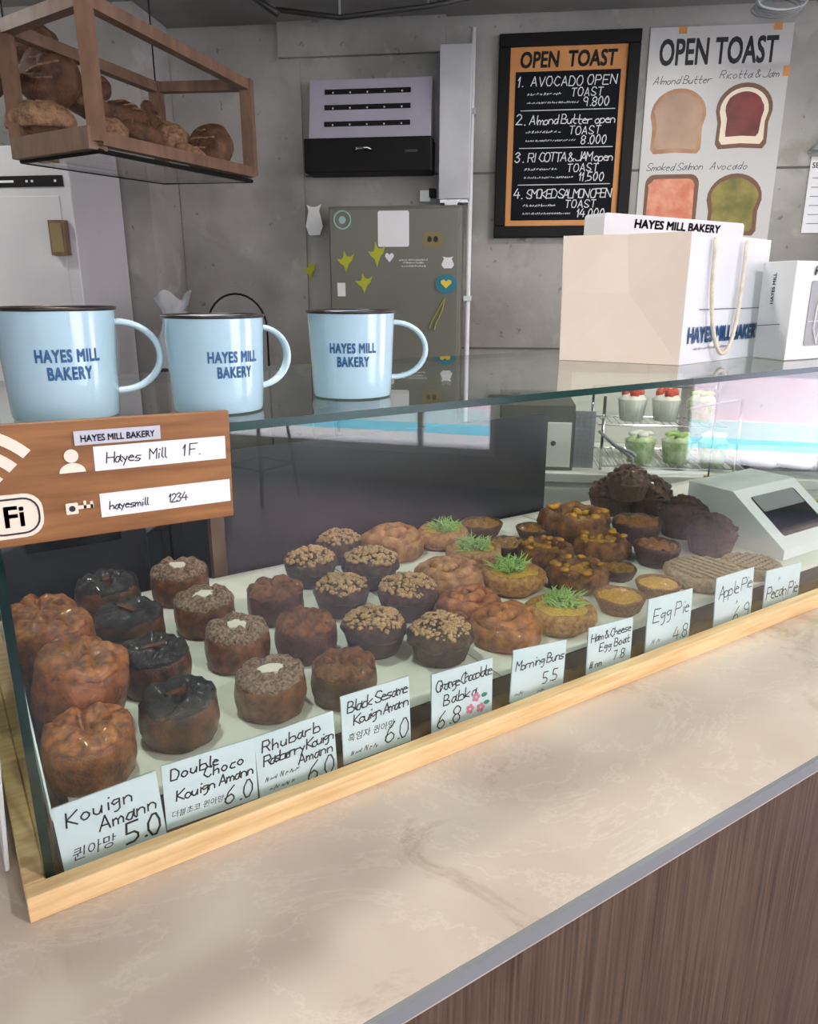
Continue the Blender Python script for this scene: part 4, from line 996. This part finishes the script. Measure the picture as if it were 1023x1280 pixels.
sticker('white_sticker', 'white blob-shaped sticker above the blue magnet', 560, 328, 16, 14, 'box_white', blob_)
sticker('white_sticker', 'small white label low on the fridge left', 427, 362, 10, 16, 'chalk')
sticker('brand_plate', 'small dark plate low on the fridge door', 541, 477, 12, 6, 'tan_card')
m = M(); P = un(on_n(556, 372, FN-.03)); t = thing('ribbon_charm', 'yellow-green ribbon hanging below the blue fridge magnet', 'ribbon', R(P[0], FN-.0245, P[2]), RZ)
m.tube([(0, 0, 0), (-.02, -.004, -.04), (-.05, -.004, -.09), (-.06, -.004, -.12)], .003, 6); m.tube([(0, 0, 0), (-.01, -.004, -.05), (-.035, -.004, -.10), (-.04, -.004, -.125)], .003, 6); m.obj('ribbon', 'flower_stem', t)
# paper cut-outs on the wall
def wall_tag(name, label, px, py, wpx, hpx, matn, poly, cat, off=.013):
    P = un(on_n(px, py, WN-off)); s = depth(on_n(px, py, WN))/F
    t = thing(name, label, cat, R(P[0], WN-off, P[2]), RZ); M().prism([(x*wpx*s, y*hpx*s) for x, y in poly], 0, .003, WALLT).obj('sheet', matn, t); return t
t = wall_tag('paper_cutout', 'white paper cut-out taped on the wall left of the fridge', 393, 275, 22, 36, 'box_white', blob_, 'decoration', .0125)
t = wall_tag('paper_cutout', 'white rounded cut-out hanging under the square duct', 564, 265, 24, 28, 'box_white', blob_, 'decoration', .16)
t = wall_tag('leaf_sticker', 'yellow leaf sticker on the wall left of the fridge', 388, 338, 16, 26, 'leaf_yellow', leaf, 'sticker', .0125)
# chalkboard
t, w, h = wthing('chalkboard', 'black framed chalk menu board headed OPEN TOAST on the wall', 'menu board', -.047, .438, 1.726, 2.395, .0005)
fwid = .045; m = M()
m.box(0, w, -.03, 0, 0, fwid); m.box(0, w, -.03, 0, h-fwid, h); m.box(0, fwid, -.03, 0, fwid, h-fwid); m.box(w-fwid, w, -.03, 0, fwid, h-fwid); m.obj('frame', 'black', t, bevel=.004)
M().box(fwid, w-fwid, -.012, -.002, fwid, h-fwid).obj('inner_border', 'orange_wood', t)
bx0, bx1, bz0, bz1 = fwid+.022, w-fwid-.022, fwid+.022, h-fwid-.085
M().box(bx0, bx1, -.014, -.012, bz0, bz1).obj('writing_surface', 'chalkboard', t)
T = tr(0, -.0125, 0) @ WALLT
m = M(); v, f = printed('OPEN  TOAST', .06, .0022, .08); m.add([(x+w/2, y+h-fwid-.044, 0) for x, y, _ in fit(v, w=(bx1-bx0)*.92, h=.058)], f, 0, T); m.obj('title', 'ink', t)
T = tr(0, -.0146, 0) @ WALLT; m = M(); bw, bh = bx1-bx0, bz1-bz0
def L_(txt, fx, fz, s, wd=.0030, seed=0, maxx=.98):
    s = s*bh; ww = pen_width(txt, s); sp = min(1, (maxx-fx)*bw/ww); pen(m, txt, bx0+fx*bw, bz0+fz*bh, s, wd, T, seed=seed, sp=sp)
for i, (n_, a, b, pr) in enumerate((('1.', 'AVOCADO OPEN', 'TOAST', '9.800'), ('2.', 'Almond Butter open', 'TOAST', '8.000'), ('3.', 'RICOTTA & JAM open', 'TOAST', '11.500'), ('4.', 'SMOKED SALMON OPEN', 'TOAST', '14.000'))):
    z = 1-.25*(i+1)
    L_(n_, .02, z+.155, .065, .004, i); L_(a, .15, z+.155, .060, .0034, i+9); L_(b, .54, z+.085, .052, .0032, i+20, .92); L_(pr, .66, z+.02, .056, .0036, i+30)
    scribble(m, bx0+.12*bw, bx0+.45*bw, bz0+(z+.095)*bh, .010, .0018, T, i+50); scribble(m, bx0+.12*bw, bx0+.6*bw, bz0+(z+.04)*bh, .008, .0015, T, i+60)
    if i: m.box(bx0+.06*bw, bx1-.03*bw, -.0148, -.0144, bz0+(z+.245)*bh, bz0+(z+.25)*bh)
m.obj('chalk_writing', 'chalk', t)
# poster
t, w, h = wthing('poster', 'light grey OPEN TOAST poster with four toast pictures beside the chalkboard', 'poster', .468, .937, 1.60, 2.399, .0045)
M().box(0, w, -.0018, 0, 0, h).obj('sheet', 'poster', t)
T = tr(0, -.002, 0) @ WALLT
v, f = printed('OPEN TOAST', .1, .003); M().add([(x+w*.49, y+h*.905, 0) for x, y, _ in fit(v, w=w*.83, h=.092)], f, 0, T).obj('title', 'poster_ink', t)
def bread_shape(k=1.0, top=.5): return [(-.38*k, -.5*k), (.0, -.48*k), (.38*k, -.5*k), (.44*k, -.42*k), (.43*k, -.1*k), (.48*k, .08*k)]+[(.48*k*math.cos(i*math.pi/14)**1, (.10+.40*math.sin(i*math.pi/14))*k) for i in range(1, 14)]+[(-.48*k, .08*k), (-.43*k, -.1*k), (-.44*k, -.42*k)]
def pic(fx, fz, crust, topm, script, seed, sq=False, scale=.42):
    S_ = scale*w; shp = (lambda k: rrect(0, 0, k*.95, k, .16*k)) if sq else bread_shape
    o = M().prism([(x*S_+fx*w, y*S_*1.06+fz*h) for x, y in shp(1.0)], 0, .0003, T).obj('toast_picture', crust, t)
    nm = {'peanut': 'spread', 'jam': 'jam', 'salmon': 'topping', 'avocado': 'topping'}[topm]
    if topm == 'jam': M().prism([(x*S_+fx*w, y*S_*1.06+fz*h) for x, y in shp(.86)], .0004, .0006, T).obj('cream', 'cream_spread', o)
    m = M(); rnd = random.Random(seed); k2 = .68 if topm == 'jam' else .86
    m.prism([(x*S_*(1+rnd.uniform(-.06, .06))+fx*w, y*S_*1.06+fz*h+(.03*S_ if topm == 'jam' else 0)) for x, y in shp(k2)], .0007, .0009, T); m.obj(nm, topm, o)
    m = M(); pen(m, script, fx*w-S_*.48, fz*h+S_*.60, .026, .0024, T, slant=.35, seed=seed, sp=min(1, S_*1.0/pen_width(script, .026))); m.obj('caption', 'poster_ink', t)
    return o, S_
pic(.25, .635, 'toast', 'peanut', 'Almond Butter', 1); pic(.72, .65, 'toast_crust', 'jam', 'Ricotta & Jam', 2)
pic(.25, .29, 'toast_crust', 'salmon', 'Smoked Salmon', 3, True); pic(.72, .29, 'toast_crust', 'avocado', 'Avocado', 4)
for x in (.2, .86): M().box(w*x, w*x+.03, -.003, -.0019, h-.022, h+.002).obj('masking_tape', 'orange_wood', t)
M().box(w-.02, w+.004, -.003, -.0019, h*.80, h*.84).obj('masking_tape', 'orange_wood', t)
# price sheet at the right edge and the dark clip above it
t, w, h = wthing('price_sheet', 'white printed sheet on the wall at the right photo edge', 'notice', 1.05, 1.30, 1.735, 1.985, .0045)
M().box(0, w, -.002, 0, 0, h).obj('sheet', 'box_white', t); m = M(); T = tr(0, -.0022, 0) @ WALLT
v, f = printed('SET', .03, .0006); m.add([(x+.028, y+h-.03, 0) for x, y, _ in fit(v, h=.020)], f, 0, T)
m.obj('heading', 'ink', t); m = M()
for i in range(6): m.box(.014, w-.03, -.0024, -.0021, h*(.72-.12*i), h*(.72-.12*i)+.003)
m.obj('ruled_lines', 'ink_grey', t)
t, w, h = wthing('wall_clip', 'grey metal canopy bracket above the white sheet at the right edge', 'bracket', 1.03, 1.22, 2.0, 2.04, .0045)
m = M(); m.add([(0, 0, 0), (w, 0, 0), (w, -.06, 0), (0, -.06, 0), (.05, 0, h), (w, 0, h*1.6), (w, -.03, h*1.6), (.05, -.03, h)], [(0,1,2,3), (7,6,5,4), (0,3,7,4), (1,5,6,2), (0,4,5,1), (3,2,6,7)]); m.obj('plate', 'grey_plastic', t)
M().tube([(.0, -.03, .0), (.06, -.05, .02), (.12, -.05, .03)], .004, 6).obj('lip', 'steel', t)
# ceiling services
P = un(on_n(975, 6, 2.9)); t = thing('cable_coil', 'coil of pale wire hanging under the ceiling at the top right', 'cable', R(P[0], 2.9, P[2]), RZ)
m = M(); rnd = random.Random(8)
for k in range(5): m.tube([(.075*math.cos(a)+rnd.uniform(-.004, .004), .02*(k-2)+rnd.uniform(-.003, .003), .026*math.sin(a)) for a in [2*math.pi*i/24 for i in range(24)]], .0035, 6, closed=True)
m.obj('loops', 'grey_plastic', t, smooth=True)
m = M(); m.tube([(0, 0, .02), (0, 0, CEIL-P[2])], .003, 6); m.obj('hanging_wire', 'steel', t)
def run(name, label, pts, r, matn):
    P = [on_n(x, y, n) for x, y, n in pts]; t = thing(name, label, 'pipe' if 'pipe' in name or 'conduit' in name else 'cable', P[0]); m = M(); m.tube([p-P[0] for p in P], r, 10); m.obj('run', matn, t, smooth=True)
    for p in P[1:-1]: M().tube([p-P[0], Vector((p.x, p.y, max(p.z+.012, CEIL-.001)))-P[0]], .004, 6).obj('hanger', 'steel', t)
    return t
run('ceiling_conduit', 'thin dark conduit running under the ceiling above the duct', [(345, 12, 2.6), (425, 22, 2.62), (535, 8, 2.64), (600, -6, 2.66)], .008, 'black_conduit')
run('ceiling_cable', 'bundle of dark cables at the ceiling above the bread case', [(300, -14, 2.5), (325, 2, 2.5), (348, 18, 2.5)], .010, 'black_conduit')

# ------------------------------------------------------------------ left side of the back room
MN = 2.62
ma = un(on_n(86, 215, MN)); ms_ = un(on_n(0, 226, MN)); mt_ = un(on_n(78, 219, MN)); mb_ = un(on_n(78, 233, MN))
t = thing('steel_machine', 'pale stainless machine with a black control strip at the left edge', 'appliance', R(ma[0]-.62, MN, .8955), RZ)
M().box(0, .62, 0, .36, .0, 1.12).obj('cabinet', 'machine_grey', t, bevel=.004)
s_ = M().box(.10, mt_[0]-ma[0]+.62, -.005, -.0005, mb_[2]-.8955, mt_[2]-.8955).obj('control_strip', 'black', t)
for i, x in enumerate((.595-.24, .595-.135, .595-.115, .595-.03)): M().box(x, x+(.06 if i == 0 else .008), -.0065, -.0055, mb_[2]-.8955+.014, mt_[2]-.8955-.014).obj('indicator', 'chalk', s_)
M().box(.02, .575, -.004, -.0005, .05, mb_[2]-.8955-.03).obj('door', 'machine_grey', t, bevel=.002)
b0 = un(on_n(79, 298, MN)); t = thing('wall_box', 'small brown wooden box fixed at the right edge of the stainless machine', 'box', R(b0[0]-.03, MN-.0045, b0[2]-.058), RZ)
M().box(0, .058, -.03, 0, 0, .116).obj('box_body', 'dark_wood', t); M().box(.008, .050, -.033, -.0305, .010, .106).obj('front_plate', 'tan_card', t)
# long low counter against the left wall with a grey top and a dark front
t = thing('back_counter', 'low back counter with grey top and dark front along the left wall', 'counter', R(LEFT_U+.005, 1.55, 0), RZ)
cw = 1.39
M().box(0, cw, 0, 1.43, .86, .895).obj('worktop', 'concrete', t, bevel=.003)
M().box(0, cw-.02, .02, 1.43, .0, .859).obj('cabinet', 'panel_dark', t)
m = M(); 
for i in range(3): M().box(cw-.019, cw-.001, .03+i*.46, .48+i*.46, .08, .84).obj('cabinet_door', 'panel_dark', t)
# dark oven seen through the left of the case
t = thing('dark_oven', 'black appliance with a slotted front behind the case at the left', 'appliance', (.0, 1.42, .80), 0)
M().box(-.12, .32, 0, .30, 0, .36).obj('casing', 'panel_dark', t, bevel=.008)
o = M().box(.11, .27, -.006, -.0005, .285, .325).obj('slot_panel', 'black_gloss', t); m = M(); m.tube([(.12, -.008, .315), (.26, -.008, .315)], .0025, 6); m.obj('slot_bar', 'steel', o)
M().box(.052, .060, -.004, -.0005, .02, .34).obj('door_seam', 'black', t)
t = thing('oven_stand', 'dark stand carrying the black appliance behind the case', 'stand', (.0, 1.42, 0), 0)
m = M(); m.box(-.14, .34, -.01, .32, .77, .80); m.obj('shelf', 'panel_dark', t)
for x in (-.13, .31):
    for y in (0, .29): M().box(x, x+.02, y, y+.02, 0, .77).obj('leg', 'black', t)
# plastic bag and cable on the back counter, between the first and second mug
P = un(on_n(217, 385, 2.85)); t = thing('plastic_bag', 'crumpled clear plastic bag in the corner behind the mugs', 'bag', R(P[0], 2.85, .8955), RZ)
m = M(); hb = P[2]-.8955+.03
m.lathe([(.0, 0), (.07, .0), (.085, hb*.3), (.075, hb*.6), (.06, hb*.8), (.035, hb*.92), (.05, hb*.97), (.06, hb*1.03)], 24, lambda r, a, z: (.035*noise.noise(Vector((math.cos(a)*2, math.sin(a)*2, z*14)))*(r > .01), .02*math.sin(3*a)*(z > .3))); m.obj('film', 'bag_film', t, smooth=True)
t = thing('black_cable', 'black cable looping behind the second mug', 'cable', R(P[0]+.17, 2.88, .8955), RZ)
m = M(); m.tube([(-.05, 0, 0)]+[(.07-.12*math.cos(math.pi*i/16), 0, .50+.13*math.sin(math.pi*i/16)) for i in range(17)]+[(.19, 0, 0)], .004, 8); m.obj('loop', 'black', t, smooth=True)
P = un(on_n(345, 455, 2.75)); t = thing('wooden_canister', 'small dark bottle and canister seen through the second mug handle', 'canister', R(-1.09, 2.6, .8955), RZ)
M().lathe([(0, 0), (.05, 0), (.05, .30), (.03, .36), (.02, .42), (0, .42)], 20).obj('body', 'dark_wood', t, smooth=40); M().lathe([(.024, .40), (.024, .45), (0, .45)], 16).obj('lid', 'black', t, smooth=40)

# ------------------------------------------------------------------ right side: white counter with desserts
CN = 2.32
t = thing('white_counter', 'white panelled back counter to the right behind the case', 'counter', R(-.02, CN, 0), RZ)
CT = .985
M().box(0, 2.4, 0, .55, CT-.03, CT).obj('worktop', 'white_panel', t, bevel=.003)
M().box(.01, 2.39, .02, .55, .05, CT-.031).obj('cabinet', 'white_panel', t)
for i in range(4): M().box(.02+i*.59, .59+i*.59, .003, .0195, .08, CT-.05).obj('cabinet_door', 'white_panel', t, bevel=.002)
t = thing('splash_panel', 'white upright panel behind the dessert rack on the white counter', 'panel', R(.26, CN+.53, CT+.0005), RZ)
M().box(0, .40, 0, .018, 0, .26).obj('panel_sheet', 'white_panel', t, bevel=.002)
t = thing('steel_drawer_unit', 'grey steel unit with a lock standing on the white counter', 'drawer unit', R(.0, CN+.04, CT), RZ)
M().box(0, .235, 0, .36, 0, .21).obj('casing', 'fridge', t, bevel=.004)
M().box(.01, .225, -.006, -.0005, .012, .155).obj('drawer', 'white_panel', t, bevel=.002)
M().lathe([(.008, -.006), (.008, -.012), (0, -.012)], 14, T=tr(.17, 0, .09) @ Matrix.Rotation(math.pi/2, 4, 'X') @ Matrix.Scale(-1, 4, (0,0,1))).obj('lock', 'chrome', t)
m = M()
for i in range(5):
    for j in range(12): m.box(.2365+i*.012, .2445+i*.012, -.002, .002, .02+j*.014, .03+j*.014)
m.box(.2355, .298, .002, .01, .01, .19); m.obj('vent_panel', 'grey_plastic', t)
def cup(px, py, n, z, kind, label, s=1.16):
    P = on_n(px, py, n); u_, _, _ = un(P)
    t = thing('dessert_cup', label, 'dessert', R(u_, n, z), RZ, 'dessert cups on the wire rack')
    r, h = .043*s, .062*s
    M().lathe([(0, 0), (r*.8, 0), (r, h), (r*1.05, h), (r*1.05, h+.002), (r*.97, h+.002), (r*.77, .002), (0, .002)], 20).obj('cup', 'cup_clear', t, smooth=40)
    fillm = 'dessert_cream' if kind == 'berry' else 'salad'
    M().lathe([(0, .003), (r*.76, .003), (r*.95, h*.95), (r*.7, h*1.15), (r*.3, h*1.3), (0, h*1.33)], 22, lambda rr, a, zz: (0, .005*math.sin(5*a+rr*90)*(zz > h*.9))).obj('filling', fillm, t, smooth=True)
    m = M(); rnd = random.Random(int(px)); 
    for k in range(4 if kind == 'berry' else 7):
        a = k*1.6; m.ball((r*.45*math.cos(a), r*.45*math.sin(a), h*1.3), (.016, .016, .018) if kind == 'berry' else (.018, .012, .009), 8, 6)
    m.obj('berry_topping' if kind == 'berry' else 'leaf_topping', 'strawberry' if kind == 'berry' else 'greens' if kind == 'green' else 'dessert_cream', t, smooth=True)
RN = CN+.17
t = thing('wire_rack', 'two-tier chrome wire rack holding dessert cups on the white counter', 'rack', R(.325, CN+.065, CT), RZ)
rw, rd = .41, .30
for x in (0, rw):
    for y in (0, rd): M().tube([(x, y, 0), (x, y, .235)], .005, 8).obj('upright', 'chrome', t, smooth=True)
for z in (.012, .125):
    m = M(); yo = 0 if z < .1 else .12
    m.tube([(0, yo, z), (rw, yo, z)], .003, 6); m.tube([(0, rd, z), (rw, rd, z)], .003, 6)
    for i in range(18): m.tube([(rw*i/17, yo, z), (rw*i/17, rd, z)], .002, 5)
    m.obj('wire_shelf', 'chrome', t)
m = M(); m.tube([(rw*.6, 0, .2), (rw, 0, .232)], .004, 6); m.tube([(0, rd, .232), (rw, rd, .232)], .004, 6); m.obj('top_rail', 'chrome', t)
for (px, n, z, kd, lab) in ((800, CN+.125, CT+.016, 'pale', 'leftmost pale green cup on the lower rack tier'), (846, CN+.125, CT+.016, 'green', 'middle green cup on the lower rack tier'), (891, CN+.125, CT+.016, 'pale', 'pale green cup at the right end of the lower rack tier'),
        (786, CN+.27, CT+.129, 'berry', 'strawberry cream cup at the left of the upper rack tier'), (828, CN+.27, CT+.129, 'berry', 'strawberry cream cup in the middle of the upper rack tier'), (871, CN+.27, CT+.129, 'green', 'green-topped cup at the right of the upper rack tier')):
    cup(px, 560, n, z, kd, lab)
t = thing('serving_tongs', 'grey serving tongs leaning at the left of the wire rack', 'tongs', R(.36, CN+.004, CT), RZ)
m = M(); m.tube([(-.05, .02, .13), (0, .01, .09), (.05, .0, .07), (.06, 0, .06)], .005, 8); m.tube([(-.05, .04, .13), (0, .03, .085), (.055, .02, .05), (.06, .02, .003)], .005, 8); m.obj('arm', 'grey_plastic', t, smooth=True)
t = thing('paper_stack', 'sheet of white paper lying behind the pie stack on the counter', 'paper', R(.46, CN+.02, CT+.0005), RZ)
M().box(0, .2, 0, .038, 0, .004).obj('sheet', 'paper', t)
t = thing('grey_tray', 'shallow grey tray with wrapped lilac parcels behind the window box', 'tray', R(.755, CN+.02, CT+.0005), RZ)
m = M(); m.box(0, .36, 0, .22, 0, .004); m.box(0, .36, 0, .006, .004, .02); m.box(0, .36, .214, .22, .004, .02); m.box(0, .006, .006, .214, .004, .02); m.box(.354, .36, .006, .214, .004, .02); m.obj('tray_body', 'grey_plastic', t)
for i in range(3):
    q = thing('wrapped_parcel', ('left', 'middle', 'right')[i]+' lilac wrapped parcel lying in the grey tray', 'parcel', R(0, 0, 0), RZ, 'parcels in the grey tray')
    q.location = R(.755+.07+.11*i, CN+.02+.11, CT+.0052)
    M().ball((0, 0, .022), (.052, .08, .022), 16, 10, lambda v: .06*noise.noise(v*3+Vector((i*4, 0, 0)))).obj('wrapping', 'parcel', q, smooth=True)
# white box left of the case
t = thing('leaning_board', 'white board leaning against the left side glass of the case', 'board', (-.0055, .70, 1.0005), rot=(0, math.radians(3.9), 0))
M().box(0, .004, 0, .40, 0, .33).obj('board_sheet', 'box_white', t, bevel=.001); M().box(-.0008, -.0001, .02, .38, .20, .31).obj('printed_panel', 'edge_grey', t)
# bar stools by the window (reflected in the case glass)
def stool(u, n, rz, lab):
    t = thing('bar_stool', lab, 'stool', R(u, n, 0), RZ+rz, 'bar stools by the shop window')
    M().box(-.17, .17, -.17, .17, .72, .75).obj('seat', 'dark_wood', t, bevel=.01)
    for sx in (-1, 1):
        for sy in (-1, 1): M().tube([(sx*.14, sy*.14, .72), (sx*.2, sy*.2, 0)], .012, 8).obj('leg', 'black', t, smooth=True)
    m = M(); q_ = .18; m.tube([(-q_, -q_, .26), (q_, -q_, .26), (q_, q_, .26), (-q_, q_, .26)], .008, 6, closed=True); m.obj('foot_ring', 'black', t)
    m = M(); m.tube([(-.16, .15, .75), (-.16, .18, 1.05), (.16, .18, 1.05), (.16, .15, .75)], .011, 8); m.obj('backrest', 'black', t)
stool(4.2, -1.75, .3, 'black-legged bar stool by the shop window'); stool(4.1, -2.35, -.2, 'black-legged bar stool by the shop window'); stool(3.7, -2.05, .6, 'black-legged bar stool by the shop window')
